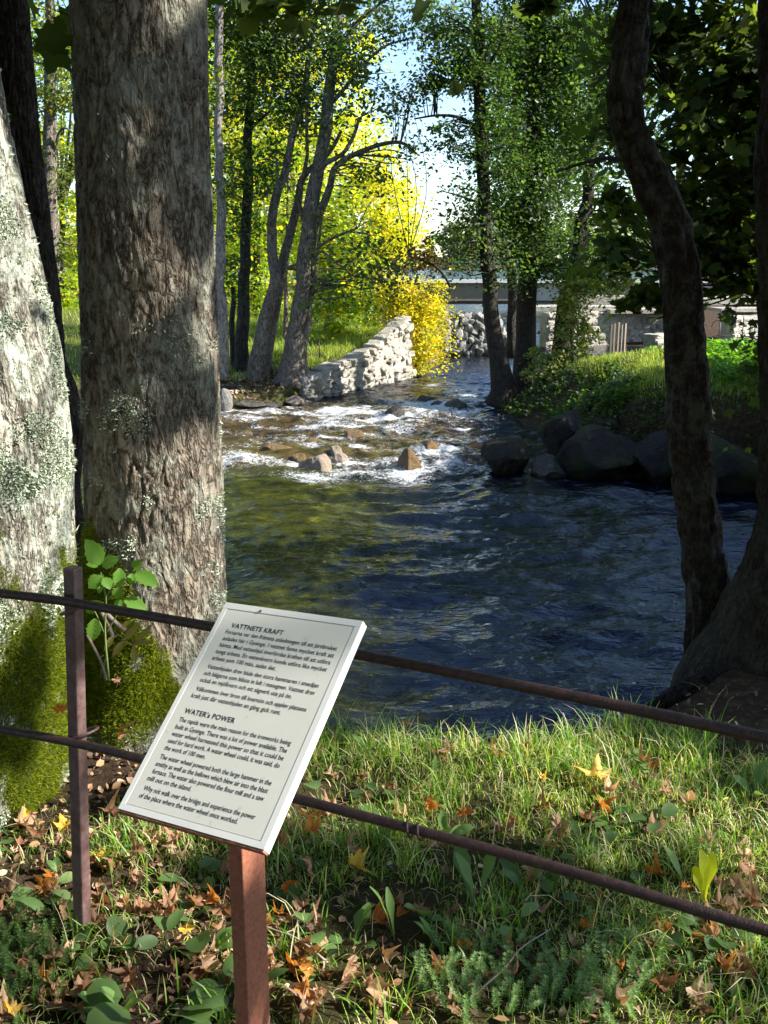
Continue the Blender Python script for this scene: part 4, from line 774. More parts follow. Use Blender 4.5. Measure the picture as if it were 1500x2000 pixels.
r = np.random.default_rng(151); P = np.concatenate([clumps((-1.6, 3.4, 9.0), (4.2, 3.6, 1.8), 15000, r, .45, 28)[0], clumps((-3.2, 1.0, 8.0), (3.0, 3.4, 1.8), 7000, r, .45, 28)[0]])
link('upper_crown', leaves('upper_crown', P, .17, T_MP, r, 1.0), L_DARK, ta)
def tall_tree(x, y, h, rad, seed, label, src=None):  # unseen trees added around the camera to cut down the sky light
    if src is None:
        r_ = np.random.default_rng(seed); m_ = MB(); top = np.array([0, 0, h*.75]); tr = spline([(0, 0, -.2), (.1, 0, h*.25), (-.1, .1, h*.5), top], 24); m_.tube(tr, np.linspace(.28, .06, 24), 12); P_ = []
        for i in range(26):
            a = r_.uniform(0, 6.28); zz = r_.uniform(.3, 1.0)*h; e = np.array([math.cos(a), math.sin(a), 0])*rad*r_.uniform(.3, .8)+[0, 0, zz]; s0 = tr[int(np.clip(zz/h*22, 4, 22))]
            m_.tube(spline([s0, (s0+e)/2+[0, 0, .3], e], 8), np.linspace(.07, .015, 8), 6, False)
        P_ = clumps((0, 0, h*.66), (rad, rad, h*.4), 9000, r_, .5, 30)[0]; me1 = m_.mesh('trunk'); me1.attributes.new('moss', 'FLOAT', 'POINT'); me2 = leaves('crown', P_, .26, T_MP, r_, .6)
    else: me1, me2 = src
    t_ = thing('maple_tree', (0, 0, 0), label, 'tree', 'unseen trees added around the photographer to dim the sky light'); link('trunk', me1, B_DARK, t_); link('crown', me2, L_DARK, t_); t_.location = (x, y, 0); t_.rotation_euler = (0, 0, seed); return me1, me2
src = tall_tree(-2.5, -4.5, 9, 3.6, 1, 'unseen tall maple added behind the photographer, nearest on the left')
for i, (x, y, lab) in enumerate(((-7, -1.5, 'unseen tall maple added left of the photographer'), (2.5, -6, 'unseen tall maple added straight behind the photographer'), (-6.5, -9, 'unseen tall maple added farthest behind on the left'), (6.5, -9.5, 'unseen tall maple added behind the photographer on the right'), (-9.5, 5, 'unseen tall maple added left of the pool behind the leaning trunk'))): tall_tree(x, y, 9, 3.6, 1.3*i+2, lab, src)

# ------------------------------------------------------------------ far shore
def far_forest():
    r = np.random.default_rng(5); P = []
    for i in range(260):
        x = r.uniform(-160, 190); y = r.uniform(332, 380); h = r.uniform(7, 15)+ (4 if x > 50 else 0); con = r.random() < .5
        n = 240; zz = r.random(n)**.8; wd = (1-zz)*h*.22+.3 if con else np.sin(np.clip(zz, .05, 1)*math.pi*.9)*h*.33+.3
        a = r.uniform(0, 6.28, n); P.append(np.stack([x+np.cos(a)*wd*r.random(n)**.4, y+np.sin(a)*wd, 0.6+zz*h], 1))
    return np.concatenate(P)
o = link('far_forest', leaves('far_forest', far_forest(), 1.3, T_OV, np.random.default_rng(4)), leafmat('far_leaf', [(0, (.05, .09, .06)), (.6, (.10, .15, .09)), (.9, (.25, .24, .11)), (1, (.4, .27, .1))], .4, 1.2, spot=False))
tag(o, 'distant mixed forest along the far lake shore', 'forest', kind='stuff')

# ------------------------------------------------------------------ grass and ground cover
def blades(name, P, ln, wd, r, lean=.35, seg=3, curl=.6):
    n = len(P); ln = ln*r.uniform(.45, 1.35, n); az = r.uniform(0, 2*math.pi, n); L0 = r.normal(0, lean, n)
    D = np.stack([np.cos(az), np.sin(az), np.zeros(n)], 1); W = np.stack([-np.sin(az+r.normal(0, .6, n)), np.cos(az), np.zeros(n)], 1)
    W /= np.linalg.norm(W, axis=1)[:, None]; wd = np.broadcast_to(wd, (n,))*r.uniform(.6, 1.4, n); cu = np.abs(r.normal(0, curl, n))
    rows = []
    for s_ in range(seg+1):
        f = s_/seg; ang = np.abs(L0)+cu*f*f; c = P+D*(np.sin(ang)*ln*f)[:, None]+np.array([0, 0, 1.])*(np.cos(ang)*ln*f)[:, None]
        if s_ < seg:
            w_ = (wd*(1-f*.55)*.5)[:, None]*W; rows += [c-w_, c+w_]
        else: rows.append(c)
    V = np.stack(rows, 1); k = V.shape[1]; o = (np.arange(n)*k)[:, None]
    Fq = np.concatenate([np.array([[2*i, 2*i+1, 2*i+3, 2*i+2]])+o for i in range(seg-1)]); Ft = np.array([[k-3, k-2, k-1]])+o
    return mesh(name, V.reshape(-1, 3), [Fq, Ft], True)
def scatter(n, x, y, dens, r):
    P = np.stack([r.uniform(*x, n), r.uniform(*y, n)], 1); d = dens(P[:, 0], P[:, 1]); P = P[r.random(len(P)) < d]
    return np.column_stack([P, ground_z(P[:, 0], P[:, 1])])
r = np.random.default_rng(101)
def dn(x, y):
    base = .55+.45*sstep(-.55, .0, x+.35*(y-2.2))          # sparse at lower left
    base = base*np.where(y > 2.35, .9, .55); patch = fbm(x*3.2, y*3.2, 0, 3, 55)
    tr = np.hypot(x+.8, y-3.3) > .58; tr &= np.hypot(x+1.45, y-2.9) > .5
    return np.clip(base*(sstep(.30, .58, patch)*1.2+.1), 0, 1)*tr*(y < np.minimum(np.interp(x, LIP[:, 0], LIP[:, 1])+.0, 3.46-.45*np.clip(x-.55, 0, 2)))*(1-.0*x)
P = scatter(120000, (-1.5, 1.9), (1.0, 4.2), dn, r); tall = sstep(.55, .68, fbm(P[:, 0]*7, P[:, 1]*7, 0, 2, 33))
o = link('grass', blades('grass', P, (.045+.03*sstep(2.6, 3.2, P[:, 1])+.085*tall*r.random(len(P)))*r.uniform(.6, 1.2, len(P)), .0028+.0014*tall, r, .42, 4, .8), L_GRASS)
tag(o, 'green and straw-coloured grass growing on the bank behind and under the fence', 'grass', kind='stuff')
def dl(x, y): return (x < np.interp(y, XL[:, 0], XL[:, 1])-.15)*1.0*sstep(19.8, 21.2, y)*sstep(.3, .5, fbm(x*1.2, y*1.2, 0, 3, 8))
P = scatter(60000, (-6, 1.3), (19.8, 33), dl, r); P2 = scatter(9000, (-13, -5), (17, 34), lambda x, y: (x < -6)*.8, r)
o = link('meadow_grass', blades('meadow_grass', np.concatenate([P, P2]), .16, .014, r), L_GRASSF); tag(o, 'sunlit meadow grass sloping down behind the stone wall', 'grass', kind='stuff')
def dr(x, y): return (ground_z(x, y) > -.42)*(.3+.7*sstep(.35, .55, fbm(x*1.5, y*1.5, 0, 3, 6)))
P = scatter(46000, (2.2, 6.4), (14.2, 20), dr, r); o = link('bank_grass', blades('bank_grass', P, .13, .010, r, .5), L_GRASSF); tag(o, 'long grass over the hump of the right bank', 'grass', kind='stuff')
# nettles and bushes on the right bank
def herb_patch(name, P, ht, size, mat, label, seed, tm=T_OV, per=9, cat='plants'):
    r_ = np.random.default_rng(seed); n = len(P); C = np.repeat(P, per, 0); C = C+np.column_stack([r_.normal(0, .35*ht, (len(C), 2))*.5, r_.random(len(C))*ht])
    return tag(link(name, leaves(name, C, size, tm, r_, .9), mat), label, cat, kind='stuff')
P = scatter(1500, (5.0, 9.5), (14.8, 19), lambda x, y: (ground_z(x, y) > -.5)*1.0, r); herb_patch('nettles', P, .26, .10, L_NETTLE, 'bright green nettles in sun on the right bank right of the crooked trunk', 5)
P = scatter(1500, (2.2, 5.8), (14.4, 17.0), lambda x, y: (ground_z(x, y) > -1.15)*(ground_z(x, y) < -.3)*sstep(.42, .5, fbm(x*2, y*2, 0, 3, 14)), r); herb_patch('bank_herbs', P, .28, .08, L_ALDER, 'mixed leafy herbs on the shaded face of the right bank', 6)
P = scatter(260, (5.2, 7.4), (13.4, 14.8), lambda x, y: 1.0+0*x, r); herb_patch('undergrowth', P, .9, .10, L_DARK, 'dark undergrowth over the shaded shore at the right edge', 7)
P = scatter(120, (9.3, 12.5), (24, 28), lambda x, y: 1.0+0*x, r); herb_patch('ruin_weeds', P, .4, .12, L_GRASSF, 'pale weeds growing against the ruined walls', 8)
P = scatter(900, (1.75, 3.6), (14.9, 20.5), lambda x, y: (ground_z(x, y) > -1.15)*sstep(.38, .5, fbm(x*2, y*2, 0, 3, 24)), r); herb_patch('shore_herbs', P, .14, .07, L_ALDER, 'low leafy plants on the sloping tip of the right bank around the alder roots', 9)
P = scatter(7000, (-5, -1.2), (18.2, 21.5), lambda x, y: (ground_z(x, y) > -1.1)*.8, r); P[:, 2] += .02
t = NT('bank_litter'); o = link('bank_litter', leaves('bank_litter', P, .07, T_OV, r, 1.2), t.done(t.bsdf(t.ramp(t.rnd(), [(0, (.10, .05, .03)), (.5, (.32, .2, .12)), (1, (.55, .42, .3))]), .8))); tag(o, 'tan fallen leaves over the earth around the left-bank alders', 'leaf litter', kind='stuff')
P = scatter(2500, (1.8, 6), (14.3, 20), lambda x, y: (ground_z(x, y) > -1.1)*.8, r); P[:, 2] += .02
o = link('shore_litter', leaves('shore_litter', P, .07, T_OV, r, 1.2), bpy.data.materials['bank_litter']); tag(o, 'brown fallen leaves on the bare earth of the right bank', 'leaf litter', kind='stuff')
# foreground small herbs
def whorl_plants(P, ht, r_):
    m = MB(); C = []
    for p in P:
        h_ = ht*r_.uniform(.5, 1.2); d = np.array([r_.normal(0, .35), r_.normal(0, .35), 1.0])
        for k_ in range(7):
            c = p+d*h_*(k_+1)/7; nl = 6
            for j in range(nl): a = j*6.28/nl+k_*.5; C.append((c, a, .013*(1-.06*k_)))
    c = np.array([q[0] for q in C]); a = np.array([q[1] for q in C]); s_ = np.array([q[2] for q in C]); D = np.stack([np.cos(a), np.sin(a), np.full(len(a), .35)], 1); W = np.stack([-np.sin(a), np.cos(a), 0*a], 1)
    V = np.stack([c, c+D*s_[:, None]*.5+W*s_[:, None]*.2, c+D*s_[:, None], c+D*s_[:, None]*.5-W*s_[:, None]*.2], 1); o_ = (np.arange(len(c))*4)[:, None]
    return mesh('bedstraw', V.reshape(-1, 3), np.array([[0, 1, 2, 3]])+o_, False)
def zone(n, px, py, r_):
    q = [atz(r_.normal(*px), r_.normal(*py), 0) for _ in range(n)]; q = np.array(q); q[:, 2] = ground_z(q[:, 0], q[:, 1]); return q
r = np.random.default_rng(111)
for args, lab in (([(60, (905, 45), (1905, 45))], 'pale green bedstraw clump at the bottom, right of the sign post'), ([(80, (1150, 75), (1930, 38)), (20, (1010, 50), (1965, 25))], 'largest pale bedstraw clump at the bottom, below the lower rail'),
                  ([(110, (45, 40), (1870, 45))], 'bright bedstraw clump in the bottom left corner'), ([(60, (1230, 40), (1880, 25))], 'small bedstraw clump right of the largest one')):
    P = np.concatenate([zone(n, a, b, r) for n, a, b in args]); tag(link('bedstraw', whorl_plants(P, .065, r), L_PALE if 'pale' in lab else L_HERB), lab, 'plant', 'bedstraw clumps in the grass')

# litter (crumbs of leaf, straw and twig) as uncountable cover
r = np.random.default_rng(121)
def lit(x, y): return (.25+.75*(1-sstep(-.5, .2, x+.35*(y-2.2))))*(y < np.interp(x, LIP[:, 0], LIP[:, 1]))
P = scatter(9000, (-1.6, 1.9), (.9, 3.6), lit, r); P[:, 2] += .006+.012*r.random(len(P))
t = NT('litter'); LIT = t.done(t.bsdf(t.ramp(t.rnd(), [(0, (.05, .025, .015)), (.5, (.17, .085, .045)), (.8, (.36, .2, .1)), (1, (.55, .42, .28))]), .8))
o = link('leaf_litter', leaves('leaf_litter', P, r.uniform(.010, .034, len(P)), T_OV, r, .5), LIT); tag(o, 'crumbled brown leaf litter between the grass', 'leaf litter', kind='stuff')
P = scatter(3500, (-1.6, 1.9), (.9, 3.6), lambda x, y: .5+0*x, r); P[:, 2] += .004
me = blades('straw', P, .09, .0016, r, .2); 
Vv = np.empty(len(me.vertices)*3, np.float32); me.vertices.foreach_get('co', Vv); Vv = Vv.reshape(-1, 3); g0 = np.repeat(P[:, 2], 7)
Vv[:, 2] = g0+(Vv[:, 2]-g0)*.25
for i in range(len(P)):
    pass
me.vertices.foreach_set('co', Vv.ravel()); t = NT('straw'); STR = t.done(t.bsdf(t.ramp(t.rnd(), [(0, (.25, .18, .09)), (1, (.6, .5, .32))]), .7)); tag(link('dry_straw', me, STR), 'dry straw and pine needles strewn in the grass', 'straw', kind='stuff')

# single leaves lying about
def maple_leaf(seed, curl, sz):
    r_ = np.random.default_rng(seed); out = []
    lob = [(-2.35, .55), (-1.25, .85), (0, 1.0), (1.25, .85), (2.35, .55)]
    ang = []; rad = []
    for i, (a, l) in enumerate(lob):
        l *= r_.uniform(.85, 1.1)
        for da, f in ((-.46, .56), (-.34, .72), (-.24, .70), (-.12, .86), (0, 1.0), (.12, .86), (.24, .70), (.34, .72), (.46, .56)): ang.append(a+da); rad.append(l*f)
        if i < 4: ang.append((a+lob[i+1][0])/2); rad.append(.54)
    ang += [math.pi-.25, math.pi]; rad += [.25, .12]
    ang = np.array(ang); rad = np.array(rad); n = len(ang); rings = [.0, .25, .5, .75, 1.0]; V = []
    for f in rings[1:]: V.append(np.stack([np.sin(ang)*rad*f, np.cos(ang)*rad*f, 0*ang], 1))
    V = np.concatenate([[[0, 0, 0]]]+V); F3 = [[0, 1+j, 1+(j+1) % n] for j in range(n)]; F4 = []
    for k_ in range(3):
        for j in range(n): F4.append([1+k_*n+j, 1+(k_+1)*n+j, 1+(k_+1)*n+(j+1) % n, 1+k_*n+(j+1) % n])
    x, y = V[:, 0], V[:, 1]; a1, a2 = r_.uniform(0, 3.14, 2); c1, c2 = curl*r_.uniform(.8, 1.7), curl*r_.uniform(-.7, .7)
    u1 = x*math.cos(a1)+y*math.sin(a1); u2 = x*math.cos(a2)+y*math.sin(a2); an = np.arctan2(x, y); rr = np.hypot(x, y)
    z = 1.3*c1*u1*u1+c2*u2*u2+.16*rr*np.cos(an*5+1)*(.5+curl)+.22*rr*(vn(x*3+seed, y*3, 0, seed)-.5)+.08*(vn(x*9+seed, y*9, 0, seed+1)-.5)
    k_ = 1/(1+.9*abs(c1)*np.abs(u1)); V = np.stack([x*k_, y*k_, z], 1)
    # stalk
    m = MB(); m.add(V, [np.array(F3), np.array(F4)]); m.tube(spline([(0, 0, 0), (.05, -.4, .03), (r_.uniform(-.2, .2), -.95, .02)], 6), [.018]*6, 4)
    me_ = m.mesh('fallen_leaf'); me_.transform(Matrix.Scale(sz/2, 4)); return me_
def put_leaf(px, py, mat, curl, sz, label, seed, rot=None, dz=.02, grp=None, z=None):
    p = atz(px, py, .02 if z is None else z); gzv = gz(p[0], p[1]) if z is None else z
    o_ = link('fallen_leaf', maple_leaf(seed, curl, sz), mat); o_.location = (p[0], p[1], gzv+dz)
    r_ = np.random.default_rng(seed+9); o_.rotation_euler = rot or (r_.normal(0, .35), r_.normal(0, .35), r_.uniform(0, 6.28)); tag(o_, label, 'leaf', grp or 'fallen leaves in the grass'); return o_
SPEC = [(608, 1632, D_ORANGE, .9, .115, 'curled bright orange maple leaf just right of the sign, near the lower rail', (.75, .1, 2.8), .05),
 (1168, 1535, D_YELLOW, .35, .19, 'large flat golden yellow maple leaf lying in the grass between the rails', (.15, 0, 1.2), .055),
 (880, 1482, D_TAN, .6, .10, 'tan maple leaf in the sunny grass near the water edge', None, .05),
 (838, 1585, D_ORANGE, .9, .085, 'upright narrow orange leaf between the rails right of the sign', (1.3, .2, .4), .05),
 (1058, 1535, D_YELLOW, .6, .07, 'small yellow leaf left of the large golden yellow leaf', None, .045),
 (365, 1828, D_YELLOW, .7, .06, 'small vivid yellow leaf between fence post and sign post', (1.1, 0, .3), .04),
 (908, 1858, D_ORANGE, 1.0, .085, 'folded orange-brown leaf standing upright below the lower rail', (1.35, .1, .2), .04),
 (1210, 1965, D_TAN, 1.0, .11, 'curled pinkish tan leaf at the bottom, right of the bedstraw', (.9, .2, 1.2), .03),
 (1365, 1950, D_TAN, .8, .12, 'cupped pale tan leaf at the bottom right', (.7, .0, .2), .03),
 (740, 1952, D_BROWN, 1.0, .12, 'tall curled red-brown leaf at the bottom, left of the bedstraw', (1.3, 0, .9), .04),
 (600, 1985, D_BROWN, .7, .12, 'dark brown leaf at the bottom beside the sign post', None, .02),
 (562, 1735, D_ORANGE, .8, .075, 'dark orange leaf standing beside the sign post', (1.2, 0, .5), .04),
 (582, 1885, D_ORANGE, .7, .12, 'wide red-orange leaf low beside the sign post', None, .03),
 (530, 1895, D_BROWN, .7, .09, 'crumpled brown leaf half behind the sign post', None, .03),
 (1300, 1550, D_BROWN, .8, .08, 'brown crinkled leaf right of the large golden yellow leaf', None, .03),
 (1165, 1765, D_BROWN, .8, .10, 'brown leaf just under the lower rail at the centre right', None, .03),
 (1150, 1820, D_ORANGE, .8, .07, 'small orange-brown leaf below the lower rail in the bare patch', None, .03),
 (1300, 1830, D_ORANGE, .8, .08, 'orange-brown leaf right of the bare patch below the lower rail', None, .03),
 (1120, 1840, D_TAN, .8, .08, 'pale folded leaf on the bare patch below the lower rail', None, .03),
 (1440, 1870, D_TAN, .8, .10, 'tan leaf near the right edge below the lower rail', None, .03),
 (1435, 1740, D_TAN, .8, .10, 'pale pink leaf at the right edge above the lower rail', None, .03),
 (1260, 1760, D_BROWN, .6, .06, 'small red-brown leaf under the lower rail towards the right', None, .03),
 (905, 1590, D_ORANGE, .9, .09, 'curled orange and brown leaf between the rails beside the upright orange leaf', None, .04),
 (700, 1690, D_YELLOW, .9, .13, 'long yellow-brown curled leaf below the lower rail right of the orange leaf', (.3, .8, 1.3), .03),
 (75, 1630, D_BROWN, .5, .13, 'flat purple-brown leaf at the foot of the left trunk', None, .03),
 (50, 1598, D_YELLOW, .5, .08, 'small yellow leaf at the foot of the left trunk, left of the fence post', None, .03),
 (128, 1618, D_YELLOW, .5, .09, 'yellow leaf touching the fence post on its left', None, .03),
 (118, 1385, D_ORANGE, .8, .08, 'orange leaf caught in the moss of the left trunk', (1.2, 0, .2), .0),
 (228, 1328, D_BROWN, .7, .055, 'brown leaf caught in the moss right of the fence post', (1.2, .1, .6), 0),
 (232, 1435, D_BROWN, .9, .09, 'crumpled reddish leaf on the moss just above the middle rail', (1.2, .1, 1.6), 0),
 (190, 1680, D_YELLOW, .5, .09, 'pale yellow leaf in the litter right of the fence post', None, .03),
 (105, 1870, D_TAN, .6, .09, 'pale orange leaf low in the left corner beside the bedstraw', None, .03),
 (215, 1812, D_BROWN, .6, .08, 'red-brown leaf right of the fence post foot', None, .03),
 (20, 1740, D_TAN, .6, .10, 'pale tan leaf at the left edge', None, .03),
 (118, 1920, D_BROWN, .8, .10, 'reddish leaf in the bottom left beside the dark plants', None, .03),
 (25, 1965, D_YELLOW, .7, .09, 'dull yellow leaf in the extreme bottom left corner', None, .03),
 (405, 1860, D_TAN, .8, .09, 'pale peach leaf left of the sign post', None, .03),
 (300, 1640, D_TAN, .7, .09, 'bleached leaf in sunlight under the left corner of the sign', None, .03),
 (440, 1700, D_BROWN, .7, .09, 'brown leaf right against the sign post on its left', None, .03),
 (790, 1440, D_BROWN, .9, .07, 'rolled brown leaf at the grass edge above the water', None, .06),
 (1030, 1480, D_BROWN, .9, .07, 'brown leaf at the grass edge under the top rail', None, .05),
 (960, 1470, D_BROWN, .9, .08, 'dark brown leaf beside the tan leaf near the water edge', None, .05),
]
for i, q in enumerate(SPEC):
    px, py, m_, cu, sz, lab, rot, dz = q
    if 'moss' in lab and py < 1450:
        o_ = link('fallen_leaf', maple_leaf(500+i, cu, sz), m_); yy = {118: 2.62, 228: 3.0, 232: 2.93}[px]; o_.location = tuple(at(px, py, yy)); o_.rotation_euler = rot; tag(o_, lab, 'leaf', 'fallen leaves in the grass')
    else: put_leaf(px, py, m_, cu, sz, lab, 500+i, rot, dz)
r = np.random.default_rng(131); meshes = [maple_leaf(700+i, r.uniform(.5, 1.2), .09) for i in range(10)]
mats = [D_BROWN, D_BROWN, D_TAN, D_ORANGE, D_BROWN, D_TAN, D_TAN, D_BROWN, D_BROWN, D_BROWN]
for me_, m_ in zip(meshes, mats): me_.materials.append(m_)
for i in range(200):
    left = r.random() < .5
    px, py = (r.uniform(0, 620), r.uniform(1600, 2000)) if left else (r.uniform(540, 1500), 1470+530*r.random()**.8)
    p = atz(px, py, 0); 
    if p[1] > np.interp(p[0], LIP[:, 0], LIP[:, 1])-.1: continue
    o_ = link('fallen_leaf', meshes[i % 10]); o_.location = (p[0], p[1], gz(p[0], p[1])+r.uniform(.012, .035)); sc = r.uniform(.7, 1.35); o_.scale = (sc,)*3
    o_.rotation_euler = (r.normal(0, .5), r.normal(0, .5), r.uniform(0, 6.28)); cn = {0: 'brown', 1: 'brown', 2: 'tan', 3: 'orange-brown', 4: 'brown', 5: 'tan', 6: 'tan', 7: 'brown', 8: 'brown', 9: 'brown'}[i % 10]; wh = ('in the litter left of the sign post, near the fence post' if px < 300 else 'in the litter just left of the sign post' if px < 480 else 'in the grass right of the sign post') if (left or px < 700) else ('in the sunny grass between the two rails' if py < 1650+(px-700)*.2 else 'in the grass below the lower rail'); side_ = '' if px < 700 else (' at the right' if px > 1150 else ' towards the middle')
    tag(o_, 'small dry '+cn+' leaf '+wh+side_, 'leaf', 'small dry leaves in the grass')

# broad-leaved plants
def blade_leaf(L, W, droop=.4, fold=.25, shape='lance', nseg=8):
    f = np.linspace(0, 1, nseg); 
    if shape == 'lance': w_ = W*np.sin(np.pi*np.clip(f*.97+.03, 0, 1)**1.25)**.8
    elif shape == 'round': w_ = W*np.sqrt(np.clip(1-(2*f-1)**2, 0, 1)); w_[0] = W*.25
    else: w_ = W*np.interp(f, [0, .35, .5, .75, 1], [.12, .22, .5, 1, .25])
    a = droop*f; x = np.cumsum(np.cos(a))/nseg*L; z = np.cumsum(-np.sin(a)*f)/nseg*L
    V = []; 
    for i in range(nseg): V += [(x[i], -w_[i]/2, z[i]+fold*w_[i]/2), (x[i], 0, z[i]), (x[i], w_[i]/2, z[i]+fold*w_[i]/2)]
    F = []
    for i in range(nseg-1):
        for k_ in (0, 1): F.append([3*i+k_, 3*i+k_+1, 3*i+4+k_, 3*i+3+k_])
    V = np.array(V); V[:, 2] += .05*L*(vn(V[:, 0]*3.2/L*2, V[:, 1]*3/L*2, L*91, 4)-.5); V[:, 1] *= 1+.12*(vn(V[:, 0]*9/L, L*77, 0, 6)-.5)
    return V, np.array(F)
def plant(px, py, shape, n, L, W, mat, label, seed, elev=(.3, 1.2), stem=0.0, cat='plant', name='broadleaf_plant', az=None, droop=.5, group='broad-leaved plants in the grass'):
    r_ = np.random.default_rng(seed); p = atz(px, py, 0); p[2] = gz(p[0], p[1])
    t_ = thing(name, p, label, cat, group)
    for k_ in range(n):
        m_ = MB(); V, F = blade_leaf(L*r_.uniform(.7, 1.15), W*r_.uniform(.8, 1.15), droop, .25, shape)
        e = r_.uniform(*elev); a = (az[k_] if az else r_.uniform(0, 6.28)); roll = r_.normal(0, .3)
        V = np.stack([V[:, 0], V[:, 1]*math.cos(roll)-V[:, 2]*math.sin(roll), V[:, 1]*math.sin(roll)+V[:, 2]*math.cos(roll)], 1)
        e2 = e if not stem else r_.uniform(-.1, .5)
        V = np.stack([V[:, 0]*math.cos(e2)-V[:, 2]*math.sin(e2), V[:, 1], V[:, 0]*math.sin(e2)+V[:, 2]*math.cos(e2)], 1)
        V = np.stack([V[:, 0]*math.cos(a)-V[:, 1]*math.sin(a), V[:, 0]*math.sin(a)+V[:, 1]*math.cos(a), V[:, 2]], 1)
        base = p.copy()
        if stem:
            tip = p+np.array([math.cos(a)*stem*math.cos(e), math.sin(a)*stem*math.cos(e), stem*math.sin(e)+.01]); m_.tube(spline([p, (p+tip)/2+[0, 0, .01], tip], 5), .0012, 5); base = tip
        m_.add(V+base, F); link('leaf', m_.mesh('leaf'), mat, t_)
    return t_
plant(930, 1790, 'spat', 3, .20, .045, L_HERB, 'tall pale dandelion leaves standing just below the lower rail', 1, (.9, 1.4), az=[2.0, 2.3, .8])
plant(772, 1850, 'spat', 2, .19, .026, L_HERB, 'long narrow green leaf standing in the grass right of the sign post', 2, (1.35, 1.5), az=[2.6, 3.0])
plant(855, 1850, 'lance', 2, .12, .016, L_PALE, 'thin pale leaf leaning left below the lower rail', 3, (.9, 1.1), az=[2.6, 2.9])
plant(690, 1850, 'spat', 5, .11, .03, L_HERB, 'rosette of upright green leaves between sign post and long narrow leaf', 4, (.6, 1.3))
plant(600, 1850, 'round', 5, .045, .045, L_HERB, 'round green leaves low beside the sign post on its right', 5, (.3, 1.2), stem=.05)
plant(1375, 1780, 'spat', 3, .15, .045, L_YGRN, 'bright yellow-green leaf standing upright at the right above the lower rail', 6, (1.35, 1.5), az=[1.0, 1.5, 2.4])
plant(1335, 1735, 'lance', 2, .12, .022, L_PALE, 'narrow white-green leaf leaning left of the bright yellow-green leaf', 7, (.9, 1.2), az=[2.5, 2.8])
plant(1150, 1680, 'spat', 6, .15, .035, L_HERB, 'leafy green rosette above the lower rail at the centre right', 8, (.2, .9))
plant(1240, 1500, 'round', 9, .05, .045, L_PALE, 'cluster of pale silvery leaves in the sunny grass right of the golden leaf', 9, (.3, 1.2), stem=.04)
plant(1470, 1560, 'lance', 5, .12, .04, L_PALE, 'pale leaves at the right edge between the rails', 10, (.3, 1.0))
plant(730, 1480, 'spat', 3, .09, .03, L_PALE, 'pale leaf leaning in sunny grass right of the sign edge', 11, (.7, 1.2), az=[.3, .8, 2.8])
plant(845, 1530, 'lance', 2, .11, .014, L_PALE, 'narrow pale leaf upright in sunny grass between the rails', 12, (1.2, 1.5))
plant(725, 1625, 'round', 3, .07, .055, L_HERB, 'broad green leaf just under the lower rail right of the orange leaf', 13, (.1, .5), stem=.03)
plant(595, 1545, 'round', 2, .055, .06, L_HERB, 'round dark green leaf touching the right edge of the sign', 14, (.9, 1.3), stem=.03)
plant(310, 1985, 'round', 5, .11, .085, L_HERB, 'big round green leaves at the bottom left of the sign post', 15, (.1, .7), stem=.05)
plant(400, 1915, 'round', 4, .09, .07, L_HERB, 'wide green leaves just left of the sign post', 16, (.1, .8), stem=.05)
plant(195, 1875, 'round', 5, .06, .05, L_HERB, 'green three-part leaves at the foot of the fence post', 17, (.2, .8), stem=.05)
plant(115, 1985, 'round', 4, .09, .075, L_HERB, 'dark green leaves in the bottom left corner', 18, (.1, .6), stem=.05)
plant(85, 1750, 'lance', 4, .08, .035, L_PALE, 'pale green leaf pair left of the fence post foot', 19, (.5, 1.2), stem=.03)
plant(15, 1630, 'round', 4, .07, .06, L_HERB, 'dark green leaves at the left edge under the mossy trunk', 20, (.1, .8), stem=.04)
plant(1000, 1825, 'round', 3, .06, .035, L_PALE, 'pale green pair of leaves below the lower rail at the centre', 21, (.2, .8), stem=.03)
plant(480, 1960, 'lance', 4, .11, .04, L_HERB, 'green leaves hidden low behind the sign post', 22, (.2, .9))
plant(1190, 1610, 'lance', 6, .11, .03, L_HERB, 'green dock leaves in shade between the rails on the right', 23, (.2, .9))
plant(1030, 1740, 'lance', 4, .12, .04, L_HERB, 'green leaves directly under the lower rail at the centre', 24, (.4, 1.2))
plant(560, 1760, 'lance', 3, .08, .03, L_HERB, 'small green leaves right of the sign post near the dark orange leaf', 25, (.4, 1.1))
r = np.random.default_rng(161)
for k_ in range(26):
    left = k_ < 12; px, py = (r.uniform(0, 440), r.uniform(1640, 1990)) if left else (r.uniform(560, 1480), r.uniform(1480, 1900))
    shp, mt, ds = [('round', L_HERB, 'round green'), ('lance', L_HERB, 'narrow green'), ('lance', L_PALE, 'pale pointed')][k_ % 3]
    plant(px, py, shp, int(r.integers(3, 7)), r.uniform(.04, .09), r.uniform(.02, .045) if shp != 'round' else r.uniform(.03, .05), mt, 'small plant with '+ds+' leaves '+('in the litter left of the sign post' if left else 'in the grass right of the sign post'), 300+k_, (.3, 1.2), stem=.03 if shp == 'round' else 0, name='small_plant', group='small plants in the grass')
# twigs
for i, (a, b, lab) in enumerate([((900, 1965), (1075, 1815), 'long thin grey twig lying across the bedstraw at the bottom'), ((640, 1880), (480, 1790), 'thin twig lying behind the sign post'), ((960, 1490), (990, 1535), 'short grey twig in the sunny grass near the water edge'), ((255, 1790), (275, 1850), 'pale short stick right of the fence post')]):
    A, B = atz(*a, .035), atz(*b, .05); m = MB(); m.tube(spline([A, A*.6+B*.4+[.01, 0, .012], A*.3+B*.7+[-.008, .01, 0], B], 12), np.linspace(.0028, .0015, 12), 6); me = m.mesh('twig'); tag(link('twig', me, WOOD), lab, 'twig', 'twigs in the grass')

